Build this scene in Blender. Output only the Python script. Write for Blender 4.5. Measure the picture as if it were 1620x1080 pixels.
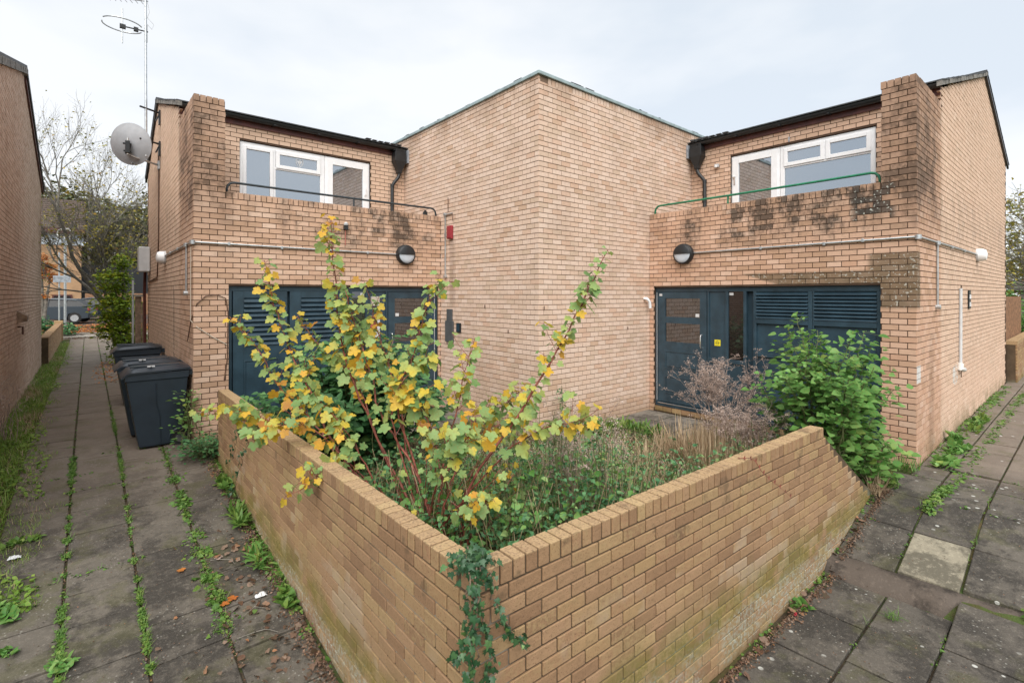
import bpy, bmesh, math, random
import numpy as np
from mathutils import Vector, Matrix, Euler
R = math.radians
random.seed(11); rng = np.random.default_rng(5)
for o in list(bpy.data.objects): bpy.data.objects.remove(o)
sc = bpy.context.scene
col = sc.collection

# ------------------------------------------------------------------ camera
EYE = Vector((0, 0, 2.10)); FOC = 788.5; FX, FY = 0.6476, 0.7620
cam = bpy.data.cameras.new('camera'); camo = bpy.data.objects.new('camera', cam); col.objects.link(camo)
cam.sensor_width = 36; cam.lens = 36*FOC/1620; cam.shift_y = -74/1620; cam.clip_end = 2000; cam.clip_start = .05
camo.location = EYE; camo.rotation_euler = (R(90), 0, math.atan2(FY, FX)-R(90))
sc.camera = camo
# ------------------------------------------------------------------ light
SUN_EL, SUN_AZ = 50, 228        # azimuth: compass-like angle of the direction the light comes FROM, ccw from +X
w = bpy.data.worlds.new('World'); sc.world = w; w.use_nodes = True
nt = w.node_tree; nt.nodes.clear()
out = nt.nodes.new('ShaderNodeOutputWorld'); bg = nt.nodes.new('ShaderNodeBackground'); bg2 = nt.nodes.new('ShaderNodeBackground')
sky = nt.nodes.new('ShaderNodeTexSky'); sky.sky_type = 'NISHITA'; sky.sun_disc = False
sky.sun_elevation = R(SUN_EL); sky.sun_rotation = R(90-SUN_AZ)
nt.links.new(sky.outputs[0], bg.inputs[0]); bg.inputs[1].default_value = .07
tc = nt.nodes.new('ShaderNodeTexCoord'); mp = nt.nodes.new('ShaderNodeMapping'); mp.inputs['Scale'].default_value = (1, 1, 2.6)
nz = nt.nodes.new('ShaderNodeTexNoise'); nz.inputs['Scale'].default_value = 1.7; nz.inputs['Detail'].default_value = 5; nz.inputs['Roughness'].default_value = .5
nt.links.new(tc.outputs['Generated'], mp.inputs[0]); nt.links.new(mp.outputs[0], nz.inputs['Vector'])
cr = nt.nodes.new('ShaderNodeValToRGB'); cr.color_ramp.elements[0].position = .38; cr.color_ramp.elements[1].position = .60
cr.color_ramp.elements[0].color = (.268, .290, .314, 1); cr.color_ramp.elements[1].color = (.345, .350, .355, 1)
nt.links.new(nz.outputs[0], cr.inputs[0]); nt.links.new(cr.outputs[0], bg2.inputs[0]); bg2.inputs[1].default_value = 1.0
mx = nt.nodes.new('ShaderNodeMixShader'); mx.inputs[0].default_value = .9      # cloud cover
nt.links.new(bg.outputs[0], mx.inputs[1]); nt.links.new(bg2.outputs[0], mx.inputs[2]); nt.links.new(mx.outputs[0], out.inputs[0])
sd = bpy.data.lights.new('sun', 'SUN'); sd.energy = 1.5; sd.angle = R(64); sd.color = (1, .96, .9)
so = bpy.data.objects.new('sun', sd); col.objects.link(so)
d = Vector((math.cos(R(SUN_AZ))*math.cos(R(SUN_EL)), math.sin(R(SUN_AZ))*math.cos(R(SUN_EL)), math.sin(R(SUN_EL))))
so.rotation_euler = d.to_track_quat('Z', 'Y').to_euler()
sc.render.engine = 'CYCLES'
sc.view_settings.view_transform = 'Standard'; sc.view_settings.look = 'None'; sc.view_settings.gamma = 1
sc.view_settings.exposure = 1.6; sc.view_settings.use_curve_mapping = False

# ------------------------------------------------------------------ node helpers
class NB:
    def __init__(s, name):
        s.m = bpy.data.materials.new(name); s.m.use_nodes = True; s.t = s.m.node_tree; s.t.nodes.clear()
        s.out = s.t.nodes.new('ShaderNodeOutputMaterial'); s.b = s.t.nodes.new('ShaderNodeBsdfPrincipled')
        s.t.links.new(s.b.outputs[0], s.out.inputs[0]); s._p = None
    def n(s, ty): return s.t.nodes.new(ty)
    def put(s, sock, v):
        if hasattr(v, 'is_linked') or isinstance(v, bpy.types.NodeSocket): s.t.links.new(v, sock)
        elif isinstance(v, (tuple, list)): sock.default_value = tuple(v)+((1,) if len(v) == 3 and len(sock.default_value) == 4 else ())
        else: sock.default_value = v
    def math(s, op, a, b=0.0, c=0.0, clamp=False):
        x = s.n('ShaderNodeMath'); x.operation = op; x.use_clamp = clamp
        s.put(x.inputs[0], a); s.put(x.inputs[1], b); s.put(x.inputs[2], c); return x.outputs[0]
    def mul(s, a, b): return s.math('MULTIPLY', a, b)
    def add(s, a, b): return s.math('ADD', a, b)
    def sm(s, v, lo, hi):
        x = s.n('ShaderNodeMapRange'); x.interpolation_type = 'SMOOTHSTEP'; s.put(x.inputs[0], v)
        if lo < hi: x.inputs[1].default_value = lo; x.inputs[2].default_value = hi
        else: x.inputs[1].default_value = hi; x.inputs[2].default_value = lo; x.inputs[3].default_value = 1; x.inputs[4].default_value = 0
        return x.outputs[0]
    def band(s, v, a, b, soft): return s.mul(s.sm(v, a-soft, a+soft), s.sm(v, b+soft, b-soft))
    def pos(s):
        if s._p is None:
            g = s.n('ShaderNodeNewGeometry'); x = s.n('ShaderNodeSeparateXYZ'); s.t.links.new(g.outputs['Position'], x.inputs[0])
            s._g = g; s._p = (g.outputs['Position'], x.outputs[0], x.outputs[1], x.outputs[2])
        return s._p
    def rnd(s):
        s.pos(); oi = s.n('ShaderNodeObjectInfo')
        return s.math('FRACT', s.add(oi.outputs['Random'], s._g.outputs['Random Per Island']))
    def vec(s, scale):
        x = s.n('ShaderNodeVectorMath'); x.operation = 'MULTIPLY'; s.t.links.new(s.pos()[0], x.inputs[0]); x.inputs[1].default_value = scale; return x.outputs[0]
    def noise(s, scale, detail=3, rough=.55, stretch=None):
        x = s.n('ShaderNodeTexNoise'); x.inputs['Scale'].default_value = scale; x.inputs['Detail'].default_value = detail; x.inputs['Roughness'].default_value = rough
        s.t.links.new(s.vec(stretch) if stretch else s.pos()[0], x.inputs['Vector']); return x.outputs[0]
    def voro(s, scale, rand=1):
        x = s.n('ShaderNodeTexVoronoi'); x.inputs['Scale'].default_value = scale; s.t.links.new(s.pos()[0], x.inputs['Vector']); return x.outputs['Distance']
    def ramp(s, f, stops, const=False):
        x = s.n('ShaderNodeValToRGB'); s.put(x.inputs[0], f); e = x.color_ramp.elements
        if const: x.color_ramp.interpolation = 'CONSTANT'
        while len(e) < len(stops): e.new(.5)
        for i, (p, c) in enumerate(stops): e[i].position = p; e[i].color = (*c, 1)
        return x.outputs[0]
    def mix(s, f, a, b, mode='MIX'):
        x = s.n('ShaderNodeMix'); x.data_type = 'RGBA'; x.blend_type = mode
        s.put(x.inputs[0], f); s.put(x.inputs[6], a); s.put(x.inputs[7], b); return x.outputs[2]
    def bump(s, h, strength=.5, dist=.01):
        x = s.n('ShaderNodeBump'); s.put(x.inputs['Height'], h); x.inputs['Strength'].default_value = strength; x.inputs['Distance'].default_value = dist
        s.t.links.new(x.outputs[0], s.b.inputs['Normal'])
    def done(s, color, rough=.8, metal=0, spec=.5):
        s.put(s.b.inputs['Base Color'], color); s.put(s.b.inputs['Roughness'], rough); s.b.inputs['Metallic'].default_value = metal
        s.b.inputs['Specular IOR Level'].default_value = spec; return s.m

def simple(name, c, rough=.6, metal=0, var=.12, scale=9, bump=0, spec=.5):
    n = NB(name); f = n.noise(scale, 4)
    cc = n.mix(n.sm(f, .3, .7), tuple(x*(1-var) for x in c), tuple(min(1, x*(1+var)) for x in c))
    if bump: n.bump(n.noise(scale*8, 3), bump, .004)
    return n.done(cc, rough, metal, spec)

def brickmat(name, stops, kind):
    n = NB(name); P, X, Y, Z = n.pos(); r = n.rnd()
    c = n.ramp(r, stops)
    fine = n.noise(105 if kind == 'garden' else 170, 3, .7); c = n.mix(n.mul(n.sm(fine, .55, .68), .62 if kind == 'garden' else .22), c, (.10, .055, .03))
    med = n.noise(22, 3); c = n.mix(n.mul(n.sm(med, .45, .75), .16), c, (.20, .125, .07))
    big = n.noise(1.1, 4); c = n.mix(n.mul(n.sm(big, .45, .75), .20), c, (.22, .15, .10))
    if kind in ('left', 'right'):
        st = n.noise(2.6, 6, .68, (1, 1, .6)); st2 = n.noise(16, 4, .7)
        par = n.mul(n.band(Z, 2.95, 3.7, .22), n.sm(st, .38, .66))
        pier = n.mul(n.sm(Z, 3.0, 3.7), n.sm(st, .34, .62))
        if kind == 'left': inp = n.mul(n.sm(X, 1.62, 1.50), n.sm(Y, 9.5, 9.0)); hot = n.mul(n.band(X, 2.4, 4.7, .5), n.sm(Y, 8.2, 8.0))
        else: inp = n.mul(n.sm(Y, 1.98, 1.86), n.sm(X, 9.4, 8.9)); hot = n.mul(n.band(Y, 1.6, 4.6, .5), n.sm(X, 8.1, 7.9))
        k = n.add(n.mul(par, n.add(n.mul(hot, .95), .22)), n.mul(pier, n.mul(inp, .75)))
        k = n.mul(k, n.add(n.mul(n.sm(st2, .35, .65), .75), n.add(.25, n.mul(n.sm(n.rnd(), .1, .9), .75))))
        clean = n.math('MAXIMUM', n.sm(X, 9.1, 9.3) if kind == 'right' else n.sm(Y, 9.1, 9.4), 0.0); c = n.mix(n.mul(clean, .42), c, (.75, .585, .45))
        c = n.mix(n.math('MINIMUM', k, .86), c, (.055, .043, .034))
        # rusty-brown damp face of the piers
        c = n.mix(n.mul(inp, n.mul(n.sm(Z, 2.6, 3.4), .35)), c, (.22, .13, .085))
        # damp foot of the walls
        c = n.mix(n.mul(n.sm(Z, .35, .0), n.mul(n.sm(n.noise(3, 4), .35, .6), .5)), c, (.14, .12, .045))
    if kind == 'right':
        nn = n.noise(5, 4)
        bk = n.mul(n.mul(n.band(Y, 1.66, 2.12, .05), n.sm(X, 7.98, 7.9)), n.mul(n.band(Z, 3.02, 3.52, .04), n.sm(n.rnd(), .42, .52)))
        c = n.mix(n.mul(bk, .82), c, (.05, .045, .04)); c = n.mix(n.mul(bk, n.sm(n.noise(28, 2), .58, .66)), c, (.42, .42, .37))
        a1 = n.mul(n.sm(Y, 1.98, 1.90), n.band(Z, 1.93, 2.63, .03)); a2 = n.mul(n.sm(n.add(Y, n.mul(Z, -3.0)), -3.6, -3.75), n.band(Z, 2.2, 2.42, .02))
        mk = n.mul(n.mul(n.math('MAXIMUM', a1, a2), n.sm(X, 7.98, 7.90)), n.add(.5, n.mul(nn, .5)))
        c = n.mix(mk, c, (.10, .075, .04))
        c = n.mix(n.mul(mk, n.sm(n.noise(34, 2), .60, .66)), c, (.5, .48, .42))
        ws = n.mul(n.mul(n.band(X, 7.76, 7.97, .012), n.sm(Y, 1.5, 1.48)), n.band(Z, 1.0, 1.215, .004)); c = n.mix(n.mul(ws, .9), c, (.62, .62, .6))
        ws = n.mul(n.mul(n.sm(n.add(n.math('POWER', n.mul(n.add(X, -10.3), 2.2), 2.0), n.math('POWER', n.mul(n.add(Z, -.86), 3.4), 2.0)), .35, .2), n.sm(Y, 1.5, 1.48)), n.sm(n.noise(8, 3), .38, .46)); c = n.mix(n.mul(ws, .8), c, (.6, .6, .57))
        # run-off stain beside the down pipe hole
        c = n.mix(n.mul(n.mul(n.band(X, 8.45, 8.75, .1), n.sm(Z, 2.0, 1.0)), n.mul(n.sm(Y, 1.5, 1.48), .3)), c, (.12, .08, .05))
    if kind == 'tower':
        t = n.mul(n.sm(Z, 4.75, 5.3), n.sm(n.noise(1.6, 4, .6, (1, 1, .5)), .40, .62)); c = n.mix(n.mul(t, .50), c, (.25, .15, .09))
        t = n.mul(n.band(X, 7.3, 8.6, .5), n.mul(n.band(Z, 2.2, 4.4, .6), n.sm(n.noise(2.4, 5), .44, .62))); c = n.mix(n.mul(t, .26), c, (.16, .11, .075))
        t = n.mul(n.band(Y, 7.45, 7.62, .04), n.band(Z, 1.9, 3.1, .1)); c = n.mix(n.mul(t, .35), c, (.17, .11, .08))
        c = n.mix(n.mul(n.sm(Z, .5, .0), .45), c, (.26, .15, .07))
    if kind == 'garden':
        zn = n.add(Z, n.mul(n.math('SUBTRACT', n.noise(1.2, 4), .5), .34)); zn = n.math('ADD', zn, n.mul(n.rnd(), .03))
        al = n.mul(n.band(zn, -.16, .06, .07), n.sm(n.noise(5, 5), .30, .55)); c = n.mix(n.mul(al, .75), c, (.155, .135, .022))
        al2 = n.mul(n.sm(zn, .34, -.02), n.sm(n.noise(2.6, 4), .38, .6)); c = n.mix(n.mul(al2, .40), c, (.17, .15, .06))
        ef = n.mul(n.band(zn, -.40, -.12, .05), n.mul(n.sm(n.noise(34, 5, .75), .44, .60), n.sm(n.noise(1.9, 2), .34, .50)))
        c = n.mix(n.mul(ef, .8), c, (.36, .38, .32))
        pale = n.mul(n.band(zn, .0, .42, .12), n.mul(n.sm(n.noise(2.3, 3), .50, .58), n.sm(n.add(n.rnd(), n.mul(n.noise(50, 3), .5)), .55, .75))); c = n.mix(n.mul(pale, .38), c, (.44, .37, .29))
        top = n.mul(n.sm(Z, .895, .90), n.sm(n.noise(75, 3), .50, .62)); c = n.mix(n.mul(top, .5), n.mix(n.mul(n.sm(Z, .895, .90), .5), c, (.50, .36, .20)), (.09, .06, .04))
        lim = n.mul(n.sm(Z, .5, .7), n.sm(n.noise(7, 4), .60, .68)); c = n.mix(n.mul(lim, .5), c, (.09, .065, .04))
        c = n.mix(n.mul(n.sm(n.noise(38, 4, .7), .42, .62), .35), c, n.mix(n.rnd(), (.22, .125, .07), (.45, .34, .17)))
        n.bump(n.add(n.noise(80, 5, .8), n.mul(n.noise(17, 3), 1.2)), .85, .008)
    else:
        n.bump(n.add(n.noise(120, 3), n.mul(n.noise(25, 2), .6)), .3, .004)
    return n.done(c, .93, 0, .25)

def mortar(name, c, kind=''):
    n = NB(name); P, X, Y, Z = n.pos()
    cc = n.mix(n.sm(n.noise(6, 4), .35, .65), tuple(x*.72 for x in c), c)
    if kind == 'garden':
        zn = n.add(Z, n.mul(n.math('SUBTRACT', n.noise(1.2, 4), .5), .34))
        low = n.mul(n.sm(zn, .10, -.12), n.sm(n.noise(3.2, 4), .30, .50)); cc = n.mix(n.mul(low, .7), cc, (.27, .31, .21))
        nr = n.mul(n.mul(n.sm(Y, 2.9, 2.4), n.sm(X, 1.5, 1.4)), n.mul(n.sm(Z, .72, .62), n.sm(n.noise(3.5, 3), .42, .5))); cc = n.mix(n.mul(nr, .7), cc, (.36, .34, .29))
    n.bump(n.noise(70, 3), .4, .004)
    return n.done(cc, .97, 0, .15)

MT = {}
MT['b_left'] = brickmat('buff brick stained', [(0, (.47, .30, .20)), (.25, (.59, .383, .268)), (.55, (.64, .435, .318)), (.8, (.57, .358, .245)), (.95, (.69, .495, .378)), (1, (.45, .29, .20))], 'left')
MT['b_right'] = brickmat('buff brick stained right', [(0, (.47, .29, .19)), (.25, (.575, .362, .25)), (.55, (.63, .413, .298)), (.8, (.553, .333, .226)), (.95, (.68, .473, .358)), (1, (.43, .27, .18))], 'right')
MT['b_tower'] = brickmat('pale buff brick', [(0, (.61, .45, .335)), (.3, (.69, .51, .402)), (.6, (.73, .56, .455)), (.85, (.68, .488, .37)), (.96, (.64, .433, .32)), (1, (.56, .385, .27))], 'tower')
MT['b_garden'] = brickmat('speckled yellow brick', [(0, (.27, .16, .09)), (.2, (.35, .215, .12)), (.42, (.38, .235, .135)), (.55, (.37, .24, .12)), (.75, (.335, .195, .11)), (.93, (.395, .265, .135)), (1, (.26, .15, .085))], 'garden')
MT['b_far'] = brickmat('buff brick plain', [(0, (.50, .34, .25)), (.5, (.58, .42, .32)), (1, (.62, .46, .36))], 'plain')
MT['mortar'] = mortar('brown mortar', (.105, .066, .045)); MT['mortar_t'] = mortar('tower mortar', (.24, .165, .118)); MT['mortar_g'] = mortar('garden mortar', (.12, .085, .055), 'garden')
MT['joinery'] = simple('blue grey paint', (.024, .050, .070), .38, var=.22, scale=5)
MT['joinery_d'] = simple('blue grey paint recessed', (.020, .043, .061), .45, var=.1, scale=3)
MT['upvc'] = simple('white upvc', (.84, .84, .85), .35, var=.03)
MT['metal'] = simple('galvanised steel', (.50, .52, .53), .38, .75, var=.15, scale=20)
MT['chrome'] = simple('brushed steel', (.75, .75, .75), .25, .9, var=.03)
MT['black'] = simple('black plastic', (.014, .016, .018), .42, var=.2)
MT['rail_d'] = simple('dark slate paint', (.025, .035, .042), .4, var=.25, scale=15)
MT['rail_g'] = simple('green paint', (.012, .17, .085), .4, var=.25, scale=15)
MT['fascia'] = simple('red brown fascia', (.095, .028, .022), .55, var=.3)
MT['slate'] = simple('dark slate', (.055, .058, .062), .7, var=.4, scale=12, bump=.5)
MT['verge'] = simple('verge mortar', (.17, .16, .145), .9, var=.45, scale=14, bump=.8)
MT['flash'] = simple('weathered flashing', (.27, .34, .35), .6, var=.2, scale=7)
MT['lead'] = simple('lead', (.35, .38, .42), .5, .3, var=.3)
MT['red'] = simple('red box', (.30, .03, .04), .4, var=.12)
MT['grey_box'] = simple('grey box', (.085, .088, .09), .45, var=.1)
MT['ltgrey'] = simple('light grey plastic', (.55, .56, .57), .5, var=.06)
MT['dish'] = simple('dish grey', (.33, .34, .36), .5, var=.06)
MT['diff'] = simple('opal diffuser', (.52, .56, .62), .25, var=.04)
MT['yellow'] = simple('yellow sticker', (.75, .62, .02), .5, var=.05)
MT['paper'] = simple('paper', (.60, .60, .60), .7, var=.05)
MT['beige'] = simple('beige card', (.50, .44, .36), .7, var=.05)
MT['poster'] = simple('poster print', (.25, .05, .05), .5, var=.9, scale=22)
MT['bin'] = simple('dark slate bin plastic', (.016, .026, .038), .42, var=.14, scale=5)
MT['binlid'] = simple('bin lid plastic', (.020, .028, .038), .30, var=.2, scale=4)
MT['tyre'] = simple('rubber', (.015, .015, .015), .8)
MT['wood'] = simple('weathered timber', (.22, .15, .10), .8, var=.35, scale=10, bump=.5)
MT['fence'] = simple('brown fence board', (.26, .14, .075), .8, var=.3, scale=10, bump=.4)
MT['concrete'] = simple('concrete', (.26, .235, .20), .9, var=.25, scale=6, bump=.5)
MT['plaster'] = simple('white filler', (.55, .55, .53), .8, var=.2)
MT['hole'] = simple('dark recess', (.13, .075, .05), .9)
MT['cable_b'] = simple('brown cable', (.10, .05, .03), .6)
MT['redcable'] = simple('red cable', (.45, .16, .12), .6)

def glass(name, base, refl):
    n = NB(name); g = n.n('ShaderNodeBsdfGlossy'); g.inputs['Roughness'].default_value = .02; g.inputs['Color'].default_value = (.86, .93, 1, 1)
    wv = n.n('ShaderNodeBump'); wv.inputs['Strength'].default_value = .03; n.t.links.new(n.noise(2, 1), wv.inputs['Height']); n.t.links.new(wv.outputs[0], g.inputs['Normal'])
    m = n.n('ShaderNodeMixShader'); m.inputs[0].default_value = refl
    n.done(base, .3); n.t.links.new(n.b.outputs[0], m.inputs[1]); n.t.links.new(g.outputs[0], m.inputs[2]); n.t.links.new(m.outputs[0], n.out.inputs[0]); return n.m
MT['glass'] = glass('window glass', (.035, .045, .06), .42)
MT['glass_d'] = glass('door glass', (.012, .008, .008), .16)

def slabmat(name, c0, c1, light=False):
    n = NB(name); r = n.rnd(); P, X, Y, Z = n.pos()
    c = n.mix(r, c0, c1)
    c = n.mix(n.mul(n.sm(n.noise(2.2, 7, .75), .43, .57), .78), c, tuple(x*.30 for x in c0))
    c = n.mix(n.mul(n.sm(n.noise(22, 6, .8), .5, .70), .42), c, tuple(x*1.9 for x in c1))
    if not light:
        # far part of the path is lighter and pinkish, the near part darker
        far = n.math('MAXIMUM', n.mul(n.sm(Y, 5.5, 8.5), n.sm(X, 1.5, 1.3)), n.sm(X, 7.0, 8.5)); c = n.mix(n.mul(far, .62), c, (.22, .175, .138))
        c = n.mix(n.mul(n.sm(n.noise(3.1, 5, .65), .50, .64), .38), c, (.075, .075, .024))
        c = n.mix(n.mul(n.sm(n.noise(85, 3, .8), .58, .70), .45), c, (.26, .235, .20))
        rm = n.sm(X, 3.0, 3.3)
        sp = n.mul(n.sm(n.voro(9), .17, .13), n.mul(n.sm(n.noise(1.9, 2), .52, .60), rm)); c = n.mix(n.mul(sp, .85), c, (.50, .50, .46))
        sp = n.mul(n.sm(n.voro(30), .22, .14), n.sm(n.noise(2.6, 2), .52, .60)); c = n.mix(n.mul(sp, .45), c, (.34, .33, .29))
    n.bump(n.add(n.noise(60, 5, .7), n.mul(n.noise(7, 3), .8)), .6, .008)
    return n.done(c, n.add(.62, n.mul(n.noise(5, 3), .4)), 0, .4)
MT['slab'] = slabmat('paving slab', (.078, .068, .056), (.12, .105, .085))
MT['slab_l'] = slabmat('pale paving slab', (.24, .215, .155), (.27, .24, .18), True)
MT['slab_t'] = slabmat('terrace slab', (.16, .14, .12), (.2, .18, .15), True)

def soil(name, a, b, g, sc_=3):
    n = NB(name); c = n.mix(n.sm(n.noise(sc_, 6, .7), .35, .65), a, b); c = n.mix(n.mul(n.sm(n.noise(sc_*1.7, 4), .46, .6), .8), c, g)
    n.bump(n.noise(40, 5, .7), .8, .02); return n.done(c, .95, 0, .15)
MT['bed'] = soil('mossy joint soil', (.045, .033, .022), (.08, .06, .04), (.045, .075, .018), 6)
MT['soil'] = soil('garden soil', (.05, .036, .022), (.10, .07, .04), (.06, .075, .025), 3)
MT['grassg'] = soil('grass ground', (.05, .06, .02), (.10, .075, .035), (.07, .11, .03), 2)
MT['asphalt'] = soil('asphalt', (.055, .054, .052), (.075, .072, .068), (.16, .075, .035), 1.2)

def leafmat(name, stops, trans=.35, noise_w=.35, rough=.5, vein=True):
    n = NB(name); r = n.rnd(); nf = n.noise(2.2, 3)
    f = n.add(n.mul(r, 1-noise_w), n.mul(n.sm(nf, .3, .7), noise_w)); c = n.ramp(f, stops)
    if vein: c = n.mix(n.mul(n.sm(n.noise(55, 3), .45, .65), .28), c, (.30, .20, .05) if trans > .3 else (.03, .06, .02))
    n.done(c, rough, 0, .35); tr = n.n('ShaderNodeBsdfTranslucent'); n.put(tr.inputs[0], c)
    m = n.n('ShaderNodeMixShader'); m.inputs[0].default_value = trans
    n.t.links.new(n.b.outputs[0], m.inputs[1]); n.t.links.new(tr.outputs[0], m.inputs[2]); n.t.links.new(m.outputs[0], n.out.inputs[0]); return n.m
MT['l_autumn'] = leafmat('autumn currant leaf', [(0, (.12, .24, .075)), (.25, (.21, .35, .12)), (.42, (.30, .43, .15)), (.56, (.42, .48, .13)), (.66, (.64, .50, .06)), (.84, (.72, .40, .04)), (1, (.44, .17, .05))], .40, .35)
MT['l_dark'] = leafmat('dark green leaf', [(0, (.03, .10, .035)), (.5, (.07, .19, .07)), (.85, (.12, .27, .09)), (1, (.2, .33, .08))], .25, .3)
MT['l_green'] = leafmat('fresh green leaf', [(0, (.05, .16, .03)), (.45, (.11, .28, .06)), (.85, (.20, .38, .11)), (1, (.36, .42, .08))], .32, .3)
MT['l_ivy'] = leafmat('ivy leaf', [(0, (.015, .05, .022)), (.6, (.035, .095, .04)), (.88, (.07, .15, .055)), (1, (.16, .26, .06))], .12, .2, .35)
MT['l_weed'] = leafmat('weed leaf', [(0, (.06, .14, .025)), (.5, (.12, .24, .045)), (1, (.24, .32, .07))], .3, .3)
MT['l_grass'] = leafmat('verge grass', [(0, (.09, .19, .03)), (.5, (.18, .32, .05)), (1, (.33, .42, .10))], .35, .35)
MT['l_cover'] = leafmat('ground cover leaf', [(0, (.035, .12, .05)), (.35, (.08, .22, .09)), (.6, (.14, .29, .12)), (.85, (.26, .36, .12)), (1, (.44, .33, .12))], .25, .35)
MT['l_dry'] = leafmat('dry grass', [(0, (.27, .18, .10)), (.5, (.44, .33, .21)), (1, (.60, .48, .34))], .2, .3, .8, False)
MT['l_dead'] = leafmat('dead seed head', [(0, (.24, .17, .13)), (.5, (.40, .30, .25)), (1, (.56, .46, .41))], .2, .3, .9, False)
MT['l_fall'] = leafmat('fallen leaf', [(0, (.06, .035, .022)), (.4, (.12, .06, .035)), (.75, (.22, .15, .11)), (1, (.34, .13, .04))], .1, .2, .7)
MT['l_tree'] = leafmat('late autumn tree leaf', [(0, (.12, .16, .03)), (.4, (.26, .25, .05)), (.8, (.5, .38, .05)), (1, (.5, .24, .05))], .3, .3)
MT['l_orange'] = leafmat('orange maple leaf', [(0, (.5, .13, .03)), (1, (.62, .28, .06))], .3, .3)
MT['l_shrub'] = leafmat('yellow green shrub leaf', [(0, (.10, .19, .02)), (.55, (.24, .34, .03)), (1, (.55, .50, .04))], .3, .4)
MT['l_far'] = leafmat('far foliage', [(0, (.045, .07, .025)), (.6, (.11, .12, .04)), (1, (.28, .19, .05))], .15, .5)
MT['red_stem'] = simple('red brown stem', (.20, .055, .035), .6, var=.45, scale=25)
MT['green_stem'] = simple('green stem', (.10, .11, .04), .6, var=.3, scale=25)
MT['straw'] = simple('straw stem', (.42, .31, .19), .8, var=.3, scale=25)
MT['dead_stem'] = simple('dead grey stem', (.33, .25, .21), .9, var=.3, scale=25)
MT['bark'] = simple('grey bark', (.17, .155, .13), .9, var=.4, scale=9, bump=.6)
MT['ivy_stem'] = simple('ivy stem', (.16, .11, .075), .8, var=.3, scale=25)

# ------------------------------------------------------------------ mesh helpers
class MB:
    def __init__(s, T=None, flip=False): s.v = []; s.f = []; s.T = T; s.flip = flip
    def add(s, vs, fs):
        o = len(s.v); s.v += [s.T(*p) if s.T else tuple(p) for p in vs]
        s.f += [tuple(o+i for i in (reversed(f) if s.flip else f)) for f in fs]; return s
    def box(s, x0, x1, y0, y1, z0, z1):
        return s.add([(x0, y0, z0), (x1, y0, z0), (x1, y1, z0), (x0, y1, z0), (x0, y0, z1), (x1, y0, z1), (x1, y1, z1), (x0, y1, z1)],
                     [(3, 2, 1, 0), (4, 5, 6, 7), (0, 1, 5, 4), (1, 2, 6, 5), (2, 3, 7, 6), (3, 0, 4, 7)])
    def prism(s, pts, axis, a, b):      # pts 2D polygon, extruded along axis (0,1,2) from a to b
        def P(u, v, w_):
            return {0: (w_, u, v), 1: (u, w_, v), 2: (u, v, w_)}[axis]
        n = len(pts); return s.add([P(u, v, a) for u, v in pts]+[P(u, v, b) for u, v in pts],
                                   [tuple(range(n-1, -1, -1)), tuple(range(n, 2*n))]+[(i, (i+1) % n, n+(i+1) % n, n+i) for i in range(n)])
    def tube(s, pts, r, n=8, caps=True):
        pts = [Vector(p) for p in pts]; k = len(pts)
        rs = r if isinstance(r, (list, tuple)) else [r]*k
        t0 = (pts[1]-pts[0]).normalized(); up = Vector((0, 0, 1)) if abs(t0.z) < .9 else Vector((1, 0, 0))
        u = t0.cross(up).normalized(); vs = []; prev = t0
        for i, p in enumerate(pts):
            t = ((pts[min(i+1, k-1)]-pts[max(i-1, 0)])).normalized() if 0 < i < k-1 else ((pts[1]-pts[0]) if i == 0 else (pts[-1]-pts[-2])).normalized()
            q = prev.rotation_difference(t); u = (q @ u).normalized(); u = (u-t*u.dot(t)).normalized(); prev = t; w_ = t.cross(u)
            for j in range(n):
                a = 2*math.pi*j/n; vs.append(tuple(p+(u*math.cos(a)+w_*math.sin(a))*rs[i]))
        fs = [(i*n+j, i*n+(j+1) % n, (i+1)*n+(j+1) % n, (i+1)*n+j) for i in range(k-1) for j in range(n)]
        if caps: fs += [tuple(range(n-1, -1, -1)), tuple((k-1)*n+j for j in range(n))]
        return s.add(vs, fs)
    def lathe(s, prof, c, axis, n=24, a0=0, a1=2*math.pi, ref=None):   # prof (r, h) along axis
        ax = Vector(axis).normalized(); c = Vector(c)
        u = Vector(ref) if ref else (ax.cross(Vector((0, 0, 1))) if abs(ax.z) < .9 else ax.cross(Vector((1, 0, 0)))); u = (u-ax*u.dot(ax)).normalized(); w_ = ax.cross(u)
        full = abs(a1-a0) > 6.28; m = n if full else n+1; vs = []
        for r_, h in prof:
            for j in range(m):
                a = a0+(a1-a0)*j/n; vs.append(tuple(c+ax*h+(u*math.cos(a)+w_*math.sin(a))*r_))
        fs = [(i*m+j, i*m+(j+1) % m, (i+1)*m+(j+1) % m, (i+1)*m+j) for i in range(len(prof)-1) for j in range(n)]
        return s.add(vs, fs)

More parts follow.
